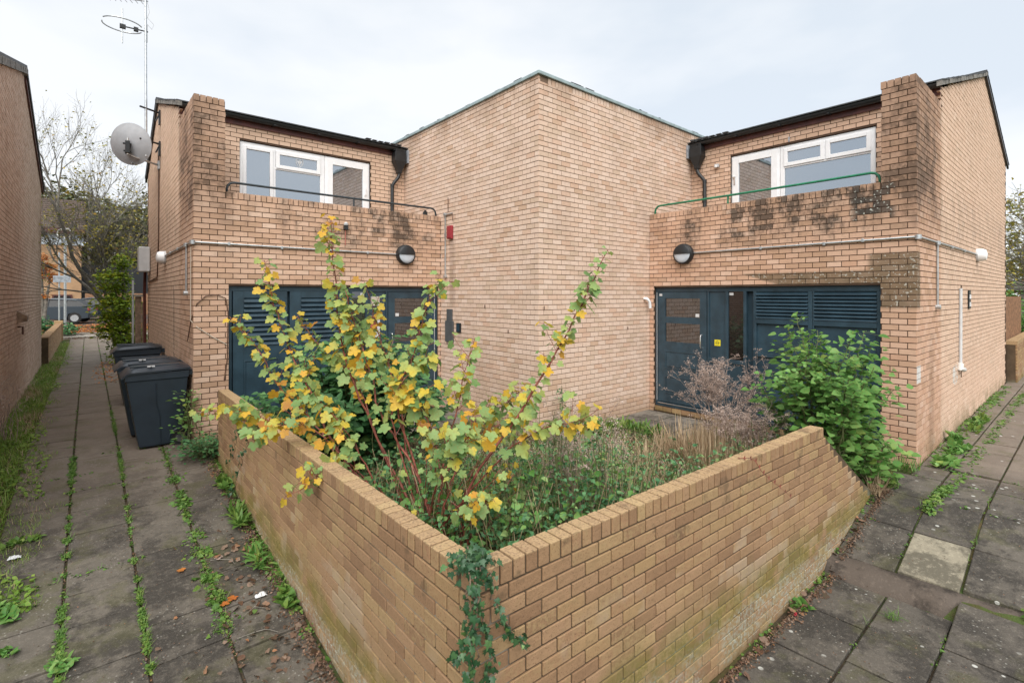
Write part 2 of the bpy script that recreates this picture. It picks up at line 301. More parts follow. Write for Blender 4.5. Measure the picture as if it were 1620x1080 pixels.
def finish(me, mat, smooth):
    me.materials.append(MT[mat] if isinstance(mat, str) else mat)
    if smooth:
        me.polygons.foreach_set('use_smooth', [True]*len(me.polygons))
        if smooth != 'all':
            try: me.set_sharp_from_angle(angle=R(40))
            except Exception: pass
def base_of(p):
    v = Vector((0, 0, 0))
    while p is not None: v += p.location; p = p.parent
    return v
def obj(name, mb, mat, parent=None, smooth=False, bevel=0, origin=None):
    o3 = Vector(origin) if origin is not None else (base_of(parent) if parent else Vector((0, 0, 0)))
    vs = [(a-o3.x, b-o3.y, c-o3.z) for a, b, c in mb.v]
    me = bpy.data.meshes.new(name); me.from_pydata(vs, [], mb.f); me.update(); finish(me, mat, smooth)
    o = bpy.data.objects.new(name, me); col.objects.link(o)
    o.location = o3-(base_of(parent) if parent else Vector((0, 0, 0))); o.parent = parent
    if bevel:
        b = o.modifiers.new('bevel', 'BEVEL'); b.width = bevel; b.segments = 2; b.limit_method = 'ANGLE'
    return o
def tag(o, label=None, cat=None, group=None, kind=None):
    if label: o['label'] = label
    if cat: o['category'] = cat
    if group: o['group'] = group
    if kind: o['kind'] = kind
    return o
def thing(name, label, cat, loc, group=None):
    o = bpy.data.objects.new(name, None); o.empty_display_size = .2; col.objects.link(o); o.location = loc
    return tag(o, label, cat, group)
def bulk(name, V, F, mat, parent=None, smooth=False):
    """V (n,3) array, F (m,k) array of equal-sized faces"""
    V = np.asarray(V, dtype=np.float64)
    if parent is not None: b = base_of(parent); V = V-np.array([b.x, b.y, b.z])
    me = bpy.data.meshes.new(name); m, k = F.shape
    me.vertices.add(len(V)); me.vertices.foreach_set('co', V.ravel())
    me.loops.add(m*k); me.loops.foreach_set('vertex_index', F.ravel().astype(np.int32))
    me.polygons.add(m); me.polygons.foreach_set('loop_start', np.arange(0, m*k, k, dtype=np.int32)); me.polygons.foreach_set('loop_total', np.full(m, k, dtype=np.int32))
    me.update(calc_edges=True)
    me.polygons.foreach_set('use_smooth', [False]*m); finish(me, mat, 'all' if smooth else False)
    o = bpy.data.objects.new(name, me); col.objects.link(o); o.parent = parent; return o
def stuff(name, mb_or_o, *a):
    return tag(mb_or_o, kind='stuff')

def project(p):
    t = FX*p[0]+FY*p[1]
    if t < .2: return None
    r_ = FY*p[0]-FX*p[1]; return (810+FOC*r_/t, 466-(p[2]-2.1)*FOC/t, t)

# ------------------------------------------------------------------ bricks
J = .0105
class Bricks:
    """collects bricks of one wall/house: (cx,cy,cz, hx,hy,hz, ang, nx,ny, cut)"""
    def __init__(s): s.b = []
    def face(s, O, a, n, L, z0, z1, mod=.19, phase=0., opens=(), top=None, H=.075, zb=0., proud=.0, depth=.03):
        a = Vector(a).normalized(); n = Vector(n).normalized(); ang = math.atan2(-n.x, n.y)   # d=(ny,-nx)
        k0 = math.floor((z0-zb)/H+1e-6); k1 = math.ceil((z1-zb)/H-1e-6)
        for k in range(k0, k1):
            za, zc = zb+k*H+J/2, zb+(k+1)*H-J/2
            za2, zc2 = max(za, z0), min(zc, z1+.001)
            if zc2-za2 < .02: continue
            zm = (za2+zc2)/2
            segs = [(0.003, L-.003)]
            for (o0, o1, oz0, oz1) in opens:
                if oz0 < zm < oz1:
                    new = []
                    for (p, q) in segs:
                        if o1 <= p or o0 >= q: new.append((p, q)); continue
                        if o0 > p: new.append((p, o0))
                        if o1 < q: new.append((o1, q))
                    segs = new
            ph = (phase+(.5 if k % 2 else 0))*mod
            x = -mod+(ph % mod)
            while x < L:
                for (p, q) in segs:
                    xa, xb = max(x+J/2, p), min(x+mod-J/2, q)
                    if xb-xa < .022: continue
                    cut = None
                    if top:
                        ta, tb = top(xa), top(xb)
                        if max(ta, tb) < za2+.01: continue
                        if min(ta, tb) < zc2: cut = (min(zc2, max(ta, za2+.002)), min(zc2, max(tb, za2+.002)))
                    jit = random.uniform(-.0015, .0015)+proud
                    c = Vector((O[0], O[1], 0))+Vector((a.x, a.y, 0))*(xa+xb)/2-Vector((n.x, n.y, 0))*(depth/2-jit)
                    s.b.append((c.x, c.y, (za2+zc2)/2, (xb-xa)/2, depth/2, (zc2-za2)/2, ang, n.x, n.y, cut, (a.x*math.cos(ang)+a.y*math.sin(ang)) > 0))
                x += mod
    def header(s, O, a, n, L, z0, z1, thick, pitch=.075, start=0.):   # brick on edge coping
        a = Vector(a).normalized(); n = Vector(n).normalized(); ang = math.atan2(-n.x, n.y); x = start
        while x < L-.03:
            xa, xb = x+J/2, min(x+pitch-J/2, L)
            c = Vector((O[0], O[1]))+Vector((a.x, a.y))*(xa+xb)/2-Vector((n.x, n.y))*(thick/2+random.uniform(-.002, .002))
            s.b.append((c.x, c.y, (z0+z1)/2+random.uniform(-.0015, .002), (xb-xa)/2, thick/2, (z1-z0)/2, ang, n.x, n.y, None, True)); x += pitch
    def build(s, parent, mat, bev=0, limit=300, name='brick'):
        base = base_of(parent); sc_ = []
        for i, b in enumerate(s.b):
            c = Vector(b[:3]); pr = project(c); a_ = 0
            if pr and -20 < pr[0] < 1640 and -20 < pr[1] < 1100 and b[9] is None:
                v = EYE-c; n = Vector((b[7], b[8], 0)); dt = v.normalized().dot(n)
                if dt > 0: a_ = b[3]*b[5]*dt/v.length_squared
            sc_.append(a_)
        order = sorted(range(len(s.b)), key=lambda i: -sc_[i]); pick = set(i for i in order[:limit] if sc_[i] > 0)
        cache = {}
        def tmpl(hx, hy, hz):
            key = (round(hx, 3), round(hy, 3), round(hz, 3))
            if key not in cache:
                bm = bmesh.new(); bmesh.ops.create_cube(bm, size=2); bmesh.ops.scale(bm, vec=key, verts=bm.verts)
                if bev: bmesh.ops.bevel(bm, geom=[e for e in bm.edges], offset=bev, segments=1, affect='EDGES')
                me = bpy.data.meshes.new('brick'); bm.to_mesh(me); bm.free(); finish(me, mat, False); cache[key] = me
            return cache[key]
        for i in sorted(pick):
            b = s.b[i]; o = bpy.data.objects.new(name, tmpl(b[3], b[4], b[5])); col.objects.link(o); o.parent = parent
            o.location = Vector(b[:3])-base
            o.rotation_euler = (random.uniform(-.003, .003), random.uniform(-.004, .004), b[6]+random.uniform(-.003, .003))
        rest = [b for i, b in enumerate(s.b) if i not in pick]
        if rest:
            sg = np.array([(x, y, z) for z in (-1, 1) for y in (-1, 1) for x in (-1, 1)], float)
            if bev:
                # bevelled template, scaled so that the bevel keeps its size
                me = tmpl(.095, .015, .0325); tv = np.array([v.co[:] for v in me.vertices]); tf = [list(p.vertices) for p in me.polygons]
                s0 = np.sign(tv); off = np.abs(tv)-np.array([.095, .015, .0325])
                V = []; Fq = []; Ft = []
                for q, b in enumerate(rest):
                    h = np.array(b[3:6]); loc = s0*(h+off); ca, sa = math.cos(b[6]), math.sin(b[6])
                    V.append(np.stack([b[0]+loc[:, 0]*ca-loc[:, 1]*sa, b[1]+loc[:, 0]*sa+loc[:, 1]*ca, b[2]+loc[:, 2]], 1))
                n0 = len(tv); mb = MB(); mb.v = [tuple(x) for x in np.concatenate(V)]
                mb.f = [tuple(q*n0+i for i in f) for q in range(len(rest)) for f in tf]
                o = obj('brickwork', mb, mat, parent)
            else:
                V = np.zeros((len(rest), 8, 3))
                for q, b in enumerate(rest):
                    loc = sg*np.array(b[3:6]); 
                    if b[9]:
                        zl, zr = b[9] if b[10] else b[9][::-1]
                        for j in range(4, 8): loc[j, 2] = (zl if sg[j, 0] < 0 else zr)-b[2]
                    ca, sa = math.cos(b[6]), math.sin(b[6])
                    V[q, :, 0] = b[0]+loc[:, 0]*ca-loc[:, 1]*sa; V[q, :, 1] = b[1]+loc[:, 0]*sa+loc[:, 1]*ca; V[q, :, 2] = b[2]+loc[:, 2]
                ff = np.array([(0, 2, 3, 1), (4, 5, 7, 6), (0, 1, 5, 4), (2, 6, 7, 3), (0, 4, 6, 2), (1, 3, 7, 5)])
                F = (ff[None]+(np.arange(len(rest))*8)[:, None, None]).reshape(-1, 4)
                o = bulk('brickwork', V.reshape(-1, 3), F, mat, parent)
            tag(o, kind='stuff')

# ------------------------------------------------------------------ ground
def lerp(x, pts):
    if x <= pts[0][0]: return pts[0][1]
    for (a, za), (b, zb) in zip(pts, pts[1:]):
        if x <= b: return za+(zb-za)*(x-a)/(b-a)
    return pts[-1][1]
ZL = lambda y: lerp(y, [(1.0, -.50), (1.9, -.46), (7.2, .02), (8.2, .10), (26, .12), (29, .20), (33, .32), (60, .55)])
ZR = lambda x: lerp(x, [(1.0, -.50), (1.9, -.46), (3.2, -.43), (5.05, -.40), (5.30, -.29), (6.4, -.02), (7.0, 0), (60, 0)])
def gz(x, y):
    if x <= 1.33 and y <= 1.745: return -.56
    if x <= 1.33: return ZL(y)-.035
    if y <= 1.745: return ZR(x)-.035
    return .0 if x < 9 and y < 9 else -.03
xs = [-300, -80, -30, -10, -3, -1.2, -.58, 0, 1.32, 1.34, 2, 3.2, 4, 5.0, 5.05, 5.3, 6.4, 7, 9, 10, 20, 40, 90, 300]
ys = [-300, -80, -30, -10, -3, -1, 0, 1.0, 1.74, 1.75, 2.4, 3, 4, 5, 6, 7.2, 8.2, 10, 20, 26, 29, 33, 60, 120, 300]
mb = MB(); mb.v = [(x, y, gz(x, y)) for y in ys for x in xs]
mb.f = [(j*len(xs)+i, j*len(xs)+i+1, (j+1)*len(xs)+i+1, (j+1)*len(xs)+i) for j in range(len(ys)-1) for i in range(len(xs)-1)]
tag(obj('ground', mb, 'grassg'), kind='structure')
mb = MB(); mb.box(1.40, 7.73, 1.80, 7.9, -.2, .014); tag(obj('garden_soil', mb, 'soil'), kind='structure')

def slab_obj(parent, x0, x1, y0, y1, zf, mat='slab', jit=.004, label=None, g=.006):
    x0 += g+random.uniform(0, .004); x1 -= g; y0 += g; y1 -= g+random.uniform(0, .004); e = .006
    j = [random.uniform(-jit, jit) for _ in range(4)]
    cs = [(x0, y0), (x1, y0), (x1, y1), (x0, y1)]; ins = [(x0+e, y0+e), (x1-e, y0+e), (x1-e, y1-e), (x0+e, y1-e)]
    vs = [(x, y, zf(x, y)-.05) for x, y in cs]+[(x, y, zf(x, y)+j[i]-e*.8) for i, (x, y) in enumerate(cs)]+[(x, y, zf(x, y)+j[i]) for i, (x, y) in enumerate(ins)]
    fs = [(i, (i+1) % 4, 4+(i+1) % 4, 4+i) for i in range(4)]+[(4+i, 4+(i+1) % 4, 8+(i+1) % 4, 8+i) for i in range(4)]+[(8, 9, 10, 11)]
    m = MB(); m.add(vs, fs); o = obj('paving_slab', m, mat, parent)
    if label: o['label'] = label
    return o
# left path
def strip(name, pts_x, ys_, zf, mat):
    m = MB(); a, b = pts_x
    m.v = [(x, y, zf(x, y)) for y in ys_ for x in (a, b)]; m.f = [(2*i, 2*i+1, 2*i+3, 2*i+2) for i in range(len(ys_)-1)]
    return tag(obj(name, m, mat), kind='structure')
YS = [1.0, 1.9, 3, 4, 5, 6, 7.2, 8.2, 12, 20, 26, 28.9]
pl = strip('path_left', (-.62, 1.238), YS, lambda x, y: ZL(y)-.020, 'bed')
cols_l = [(-.60, -.145), (-.14, .295), (.30, .745), (.75, 1.215)]
for ci, (a, b) in enumerate(cols_l):
    y = 1.2+[.05, 0, .22, .12][ci]
    while y < 28.4:
        L_ = .50 if random.random() < .85 else .42
        if not (b > 1.0 and y+L_ > 7.85):
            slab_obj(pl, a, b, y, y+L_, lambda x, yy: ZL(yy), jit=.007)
        elif y < 30: slab_obj(pl, a, 1.06, y, y+L_, lambda x, yy: ZL(yy), jit=.006)
        y += L_
# right path
m = MB(); XS = [1.0, 1.9, 3.2, 5.0]; m.v = [(x, y, ZR(x)-.03) for x in XS for y in (-1.6, 1.63)]; m.f = [(2*i, 2*i+2, 2*i+3, 2*i+1) for i in range(len(XS)-1)]
XS = [5.28, 5.94, 6.4, 6.6, 7.0, 7.33, 10, 22]; o_ = len(m.v); m.v += [(x, y, ZR(x)-.022-(.02 if 5.2 < x < 7.2 else 0)) for x in XS for y in (-1.6, 1.63 if x < 7.2 else 1.44)]; m.f += [(o_+2*i, o_+2*i+2, o_+2*i+3, o_+2*i+1) for i in range(len(XS)-1)]
prt = tag(obj('path_right', m, 'bed'), kind='structure')
zr_ = lambda x, y: ZR(x)
rows_r = [(1.14, 1.585), (.72, 1.135), (.28, .715), (-.16, .275), (-.60, -.165), (-1.05, -.605)]
for ri, (a, b) in enumerate(rows_r):
    x = [5.05, 5.06, 5.24, 5.27, 5.30, 5.34][ri]; k = 0
    while x > 1.4:
        L_ = .62 if not (k == 0 and ri % 2) else .46
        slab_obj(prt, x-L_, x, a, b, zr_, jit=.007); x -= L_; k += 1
    x = [5.30, 5.33, 5.36, 5.40, 5.44, 5.48][ri]
    xs_ = [x, 5.94, 6.60, 7.33]
    for i in range(3):
        if ri == 1 and i == 0: slab_obj(prt, xs_[i], xs_[i+1], a, b, zr_, 'slab_l', label='pale cream paving slab')
        else: slab_obj(prt, xs_[i]+(0.0 if i == 0 else .0), xs_[i+1], a, b, zr_, jit=.007)
    slab_obj(prt, 7.34, 7.82, a, min(b, 1.43), zr_)
    x = 7.83+[0, .1, 0, .15, 0, 0][ri]; first = True
    while x < 20:
        slab_obj(prt, x, x+.6, a, min(b, 1.43), zr_, jit=.008); x += .6
# ramped concrete riser between the two levels
m = MB(); n_ = 30; prof = []
for i in range(n_+1):
    y = 1.60-i*(2.7/n_); xo = 5.06+.09*(1.6-y)/1.0*.75
    dx = random.uniform(-.012, .012); cur = .10 if y > 1.35 else 0
    q_ = 0 if y > .72 else 1
    m.v += [(xo-.03+dx+q_*.12, y, -.42-q_*.01), (xo+.01+dx+q_*.13, y, -.365+random.uniform(-.014, .014)), (xo+.07+dx+q_*.10, y, -.325+random.uniform(-.014, .014)), (xo+.22, y, -.297+random.uniform(-.005, .005)), (xo+.25, y, -.33)]
m.f = [(i*5+j, i*5+j+1, (i+1)*5+j+1, (i+1)*5+j) for i in range(n_) for j in range(4)]
kb = obj('kerb', m, 'concrete', smooth='all'); tag(kb, kind='structure'); kb.data.materials[0] = slabmat('worn kerb', (.085, .066, .052), (.10, .08, .064), True)
# terraces inside the garden
tr = tag(obj('terrace', MB().box(6.46, 7.735, 1.9, 5.26, -.1, .024).box(1.5, 4.98, 6.65, 7.895, -.1, .024), 'bed'), kind='structure')
for i in range(2):
    for k in range(6):
        slab_obj(tr, 6.50+i*.6, 7.09+i*.6, 1.9+k*.56, 2.45+k*.56, lambda x, y: .035, 'slab_t')
    for k in range(6):
        slab_obj(tr, 1.5+k*.58, 2.07+k*.58, 6.68+i*.6, 7.27+i*.6, lambda x, y: .035, 'slab_t')

# ------------------------------------------------------------------ garden wall
GW = thing('garden_wall', 'low L-shaped buff brick garden wall in the foreground with brick-on-edge coping and a raked broken right end', 'wall', (1.24, 1.72, -.5))
B = Bricks(); MOD = .2; zb = .81-30*.075
B.face((1.24, 1.72), (0, 1), (-1, 0), 5.45, -.6, .81, MOD, 0, zb=zb, depth=.04)
dR = Vector((5.06, -.155)).normalized(); nR = Vector((dR.y, -dR.x))
def rake(s_): return .83 if s_ < 3.80 else .83-(s_-3.80)*.66
def rk_step(s_): return rake(s_)
b0 = len(B.b)
B.face((1.24, 1.72), dR, nR, 5.15, -.6, .81, MOD, .5, zb=zb, depth=.04)
keep = []
for b in B.b[b0:]:      # bricks of the raked end are cut off at the slope, course by course
    sc0 = (Vector(b[:2])-Vector((1.24, 1.72))).dot(dR); smax = 3.80+(.83-(b[2]+b[5]))/.66+random.uniform(-.03, .025)
    if sc0+b[3] > smax:
        ns_ = smax-(sc0-b[3])
        if ns_ < .035: continue
        sh = (sc0-b[3]+ns_/2)-sc0; b = (b[0]+dR.x*sh, b[1]+dR.y*sh, b[2], ns_/2, *b[4:])
    keep.append(b)
B.b = B.b[:b0]+keep
B.header((1.24, 1.72), dR, nR, 3.80, .815, .905, .112)
B.header((1.24, 1.838), (0, 1), (-1, 0), 5.33, .815, .905, .112)
# inner faces and the ends
B.face((1.352, 1.87), (0, 1), (1, 0), 5.30, -.1, .81, MOD, .3, zb=zb, depth=.03)
iO = Vector((1.24, 1.72))-nR*.112+dR*.13
B.face(iO, dR, -nR, 3.6, -.1, .81, MOD, .3, zb=zb, depth=.03)
B.face((1.24, 7.17), (1, 0), (0, 1), .112, -.1, .81, MOD, 0, zb=zb, depth=.03)
# full-thickness bricks on the raked end, so the steps read as bricks
for b in [b for b in B.b[b0:] if (Vector(b[:2])-Vector((1.24, 1.72))).dot(dR) > 3.7 and b[7]*nR.x+b[8]*nR.y > .9 and b[2] < .81]:
    i = B.b.index(b); c = Vector(b[:2])-nR*(.056-.02); B.b[i] = (c.x, c.y, b[2], b[3], .056, b[5], *b[6:])
B.build(GW, 'b_garden', .0028)
m = MB(); ce = .0085
m.box(1.24+ce, 1.352-ce, 1.72+ce, 7.17-ce, -.75, .895)
def W2(s_, o_): q = Vector((1.24, 1.72))+dR*s_-nR*o_; return (q.x, q.y)
poly = [(ce, -.75), (5.10, -.75), (5.17, -.03), (3.86, .80), (3.79, .895), (ce, .895)]
vs = [(*W2(s_, ce), z_) for s_, z_ in poly]+[(*W2(s_, .112-ce), z_) for s_, z_ in poly]; n_ = len(poly)
m.add(vs, [tuple(range(n_-1, -1, -1)), tuple(range(n_, 2*n_))]+[(i, (i+1) % n_, n_+(i+1) % n_, n_+i) for i in range(n_)])
obj('mortar_core', m, 'mortar_g', GW)

# ------------------------------------------------------------------ tower
TX, TY, TZ = 4.99, 5.27, 5.30
TW = thing('brick_tower', 'tall pale brick block in the centre with thin blue-grey flashing on top', 'building', (TX, TY, 0))
B = Bricks()
B.face((TX, TY), (0, 1), (-1, 0), 4.4, -.05, TZ, .18, 0)
B.face((TX, TY), (1, 0), (0, -1), 4.5, -.05, TZ-.09, .19, .5)
B.header((TX, TY), (1, 0), (0, -1), 4.5, TZ-.095, TZ-.005, .03, start=.19)
B.build(TW, 'b_tower')
e = .007; obj('wall', MB().box(TX+e, TX+4.8, TY+e, TY+4.8, -.2, TZ), 'mortar_t', TW)
m = MB(); m.box(TX-.03, TX+4.9, TY-.03, TY+.12, TZ+.002, TZ+.055); m.box(TX-.03, TX+.12, TY+.123, TY+4.9, TZ+.002, TZ+.055)
obj('flashing', m, 'flash', TW, bevel=.008)
obj('roof', MB().box(TX+.12, TX+4.8, TY+.12, TY+4.8, TZ+.001, TZ+.03), 'slate', TW)
m = MB()
for k in range(16):
    s_ = random.uniform(.3, 4.3)
    if k % 2: m.box(TX-.02, TX+.1, TY+s_, TY+s_+random.uniform(.05, .2), TZ+.056, TZ+.063+random.uniform(0, .010))
    else: m.box(TX+s_, TX+s_+random.uniform(.05, .25), TY-.02, TY+.1, TZ+.056, TZ+.063+random.uniform(0, .012))
tag(obj('felt_edge', m, 'slate', TW), kind='stuff')

# ------------------------------------------------------------------ the two maisonettes
def unit(side):
    left = side == 'left'
    ox, oy = (1.08, 7.91) if left else (7.75, 1.446)
    T = (lambda p, q, z: (ox+p, oy+q, z)) if left else (lambda p, q, z: (ox+q, oy+p, z))
    fl = not left
    A = (lambda p, q: (p, q)) if left else (lambda p, q: (q, p))
    org = lambda p, q: T(p, q, 0)[:2]
    mk = lambda: MB(T, fl)
    pe = 3.908 if left else 3.822; qw = 1.41 if left else 1.455; D = 6.8 if left else 9.1
    rq, rz = (4.4, 6.02) if left else (5.6, 6.42)
    pw = .385 if left else .365                # pier width
    H = thing('brick_house', 'two-storey buff brick house with dark balcony rail, satellite dish on its side' if left else
              'two-storey buff brick house with green balcony rail and soot-stained parapet', 'house', (ox, oy, 0))
    mod = .19 if left else .178
    rear = 4.9 if left else 5.25
    def gab(q):
        if q < qw: return 4.73
        if q < rq: return 5.03+(rz-5.03-.06)*(q-qw)/(rq-qw)
        return rz-.06-(rz-.06-rear)*(q-rq)/(D-rq)
    P0 = .42 if left else .366; P1 = pe-.06 if left else pe-.085; OZ = 2.225
    if left: P1 = 3.86
    br = Bricks()
    br.face(org(0, 0), A(1, 0), A(0, -1), pe, -.1, 3.45, mod, 0, opens=[(P0, P1, -1, OZ)])
    br.face(org(0, 0), A(1, 0), A(0, -1), pw, 3.45, 4.725, mod, 0)
    br.header(org(0, 0), A(1, 0), A(0, -1), pw, 4.73, 4.82, .19, start=0)
    br.header(org(0, .195), A(0, 1), A(-1, 0), qw-.195, 4.73, 4.82, pw)
    br.header(org(pw+.005, 0), A(1, 0), A(0, -1), pe-pw-.01, 3.455, 3.545, .195)
    # side wall (narrow recessed slot window in it)
    slot = (2.0, 2.13, 1.0, 2.27) if left else (3.02, 3.16, .75, 2.27)
    br.face(org(0, 0), A(0, 1), A(-1, 0), D, -.1, 6.5, mod, .5, opens=[slot], top=gab)
    # upper wall behind the balcony
    wp = (.85, 3.17, 3.0, 4.70) if left else (.765, 3.04, 3.0, 4.70)
    br.face(org(0, qw), A(1, 0), A(0, -1), pe, 2.55, 4.98, mod, .25, opens=[wp])
    # inner face of the wing wall, inner face of parapet
    br.face(org(pw, .19), A(0, 1), A(1, 0), qw-.19, 2.55, 4.725, mod, .5)
    br.face(org(pw, .195), A(1, 0), A(0, 1), pe-pw, 2.55, 3.45, mod, .5)
    br.build(H, 'b_left' if left else 'b_right')
    e = .008
    m = mk(); m.box(e, P0-.002, e, .30, -.3, OZ); m.box(e, pe, e, .19-e, OZ+.002, 3.53)       # pier and front over the doors
    m.box(P1+.002, pe, e, .30, -.3, OZ)
    m.box(e, pw-e, e+.001, qw, 3.50, 4.80)                                                    # wing wall
    # side wall as a polygon with the slot cut out: built from convex strips
    for (qa, qb) in ((.302, slot[0]), (slot[1], rq), (rq, D)):
        ta, tb = (min(gab(qa), 4.73) if qa < qw else gab(qa)-.004), gab(qb)-.004
        if qa < qw < qb:
            m.prism([(qa, -.3), (qw, -.3), (qw, 4.72), (qa, 4.72)], 0, e, .28); m.prism([(qw, -.3), (qb, -.3), (qb, tb), (qw, gab(qw+.001))], 0, e, .28)
        else: m.prism([(qa, -.3), (qb, -.3), (qb, tb), (qa, gab(qa+.001)-.004)], 0, e, .28)
    m.prism([(slot[0], -.3), (slot[1], -.3), (slot[1], slot[2]), (slot[0], slot[2])], 0, e, .28)
    m.prism([(slot[0], slot[3]), (slot[1], slot[3]), (slot[1], gab(slot[1])-.004), (slot[0], gab(slot[0])-.004)], 0, e, .28)
    # upper wall around the window
    m.box(.281, wp[0], qw+e, qw+.25, 2.3, 4.98); m.box(wp[1], pe, qw+e, qw+.25, 2.3, 4.98); m.box(wp[0], wp[1], qw+e, qw+.25, wp[3], 4.98); m.box(wp[0], wp[1], qw+e, qw+.25, 2.3, wp[2])
    obj('wall', m, 'mortar', H)
    obj('slot_recess', mk().box(.09, .12, slot[0]-.02, slot[1]+.02, slot[2]-.02, slot[3]+.02), 'hole', H)
    obj('balcony_floor', mk().box(pw, pe, .19, qw, 2.30, 2.50), 'concrete', H)
    obj('rear_wall', mk().box(0, pe+3, D-.2, D, -.3, rear-.05), 'mortar', H)
    obj('soffit_beam', mk().box(P0, P1, .08, .30, OZ+.001, OZ+.06), 'black', H)
    # ---- roof : stepped slate courses, ridge, verge, fascia, gutter
    m = mk(); q0 = qw-.17; z0 = 5.07; nC = 11
    pr_ = pe+.0 if left else pe
    for k in range(nC):
        f0, f1 = k/nC, (k+1.25)/nC
        qa, qb = q0+(rq-q0)*f0, q0+(rq-q0)*min(1, f1); za, zb_ = z0+(rz-z0)*f0, z0+(rz-z0)*min(1, f1)
        m.prism([(qa, za+.012), (qb, zb_), (qb, zb_+.012), (qa, za+.03)], 0, -.05, pe-.002 if qa < 1.6 else pe+3)
    nB = 12; q2 = D+.15; z2 = rear-.03
    for k in range(nB):
        f0, f1 = k/nB, min(1, (k+1.25)/nB)
        qa, qb = q2+(rq-q2)*f0, q2+(rq-q2)*f1; za, zb_ = z2+(rz-z2)*f0, z2+(rz-z2)*f1
        m.prism([(qa, za+.012), (qb, zb_), (qb, zb_+.012), (qa, za+.03)], 0, -.05, pe+3)
    m.box(-.05, pe+3, rq-.09, rq+.09, rz-.01, rz+.035)
    obj('roof', m, 'slate', H)
    m = mk()
    for k in range(18):        # lumpy bedded verge of the front slope
        f0, f1 = k/18, (k+.96)/18; qa, qb = q0+(rq-q0)*f0, q0+(rq-q0)*f1; za, zb_ = z0+(rz-z0)*f0, z0+(rz-z0)*f1
        m.prism([(qa, za-.06), (qb, zb_-.06), (qb, zb_+.005), (qa, za+.01)], 0, -.045+random.uniform(-.008, .006), .02)
    obj('verge', m, 'verge', H)
    obj('verge_board', mk().prism([(rq, rz-.08), (q2, z2-.08), (q2, z2+.005), (rq, rz+.005)], 0, -.04, -.004), 'black', H)
    obj('fascia', mk().box(.0, pe-.003, qw-.03, qw-.004, 4.93, 5.055), 'fascia', H)
    m = mk(); pr = [(.058*math.cos(a), .058*math.sin(a)) for a in [math.pi*k/8+math.pi for k in range(9)]]
    pin = [(.050*math.cos(a), .050*math.sin(a)+.004) for a in [2*math.pi-math.pi*k/8 for k in range(9)]]
    poly = [(qw-.095+x, 5.065+y) for x, y in pr+pin]; n_ = len(poly)
    m.add([(-.03, q, z) for q, z in poly]+[(pe-.05, q, z) for q, z in poly], [(i, (i+1) % n_, n_+(i+1) % n_, n_+i) for i in range(n_)]); 
    for k in range(5): m.box(.6+k*.75, .63+k*.75, qw-.16, qw-.03, 5.005, 5.02)
    obj('gutter', m, 'black', H, smooth=True)
    m = mk()
    for k in range(6): m.box(3.0+k*.13, 3.1+k*.13, q0-.03, q0+.12, 5.10+random.uniform(0, .012), 5.112+random.uniform(0, .02))
    obj('slate', m, 'slate', H)
    # ---- hopper and downpipe
    hp = pe-.17; hq = qw-.10
    m = mk(); n_ = 4
    def ring(r1, r2, z): return [(hp-r1, hq-r2, z), (hp+r1, hq-r2, z), (hp+r1, hq+r2, z), (hp-r1, hq+r2, z)]
    lv = [ring(.12, .085, 4.98), ring(.125, .09, 4.80), ring(.05, .05, 4.62), ring(.045, .045, 4.56)]
    m.add(sum(lv, []), [(k*4+i, k*4+(i+1) % 4, k*4+4+(i+1) % 4, k*4+4+i) for k in range(3) for i in range(4)]+[(3, 2, 1, 0), (12, 13, 14, 15)])
    m.box(hp-.10, hp+.13, hq-.06, hq+.08, 4.981, 5.045)
    hop = obj('hopper', m, 'black', H, bevel=.006)
    m = mk(); dp = pe-.30; m.tube([(hp, hq, 4.60), (hp, hq, 4.52), (hp-.03, hq, 4.46), (dp+.03, hq+.03, 4.36), (dp, hq+.04, 4.30), (dp, hq+.04, 2.5)], .034, 12)
    for zc in (4.28, 3.9, 3.2): m.tube([(dp, hq+.04, zc), (dp, hq+.04, zc+.05)], .041, 12)
    obj('downpipe', m, 'black', H, smooth=True)
    obj('lead_flashing', mk().box(pe-.035, pe-.004, qw-.22, qw-.10, 4.78, 5.04), 'lead', H)
    # ---- balcony rail
    m = mk(); a0, a1 = pw+.03, pe-.05; zt = 3.70; rr = .10; q = .10
    pts = [(a0, q, 3.53), (a0, q, zt-rr)]+[(a0+rr-rr*math.cos(t), q, zt-rr+rr*math.sin(t)) for t in (R(30), R(60), R(90))]
    pts += [(a0+(a1-a0)*k/10, q, zt-.006*math.sin(k*math.pi/10)) for k in range(1, 10)]
    pts += [(a1-rr+rr*math.sin(t), q, zt-rr+rr*math.cos(t)) for t in (0, R(30), R(60), R(90))]+[(a1, q, 3.53)]
    m.tube(pts, .017, 10); mid = 2.28 if left else 2.42
    obj('balcony_rail', m, 'rail_d' if left else 'rail_g', H, smooth='all')
    obj('rail_post', mk().tube([(mid, q, 3.53), (mid, q, zt-.01)], .014, 8), 'rail_d' if left else 'rail_g', H, smooth=True)
    # ---- upper window
    fq = qw+.035
    def framed(name, p0, p1, z0, z1, t, parent, glassp=True, dq=0., mat='upvc', gm='glass', bv=.006, d_=.05):
        m = mk(); m.box(p0, p0+t, fq+dq, fq+dq+d_, z0, z1); m.box(p1-t, p1, fq+dq, fq+dq+d_, z0, z1)
        m.box(p0+t, p1-t, fq+dq, fq+dq+d_, z1-t, z1); m.box(p0+t, p1-t, fq+dq, fq+dq+d_, z0, z0+t)
        o = obj(name, m, mat, parent, bevel=bv)
        if glassp: obj('pane', mk().box(p0+t-.004, p1-t+.004, fq+dq+.028, fq+dq+.034, z0+t-.004, z1-t+.004), gm, o)
        return o
    wz0, wz1 = 3.0, 4.69
    w_ = [wp[0]+.008, wp[1]-.008]
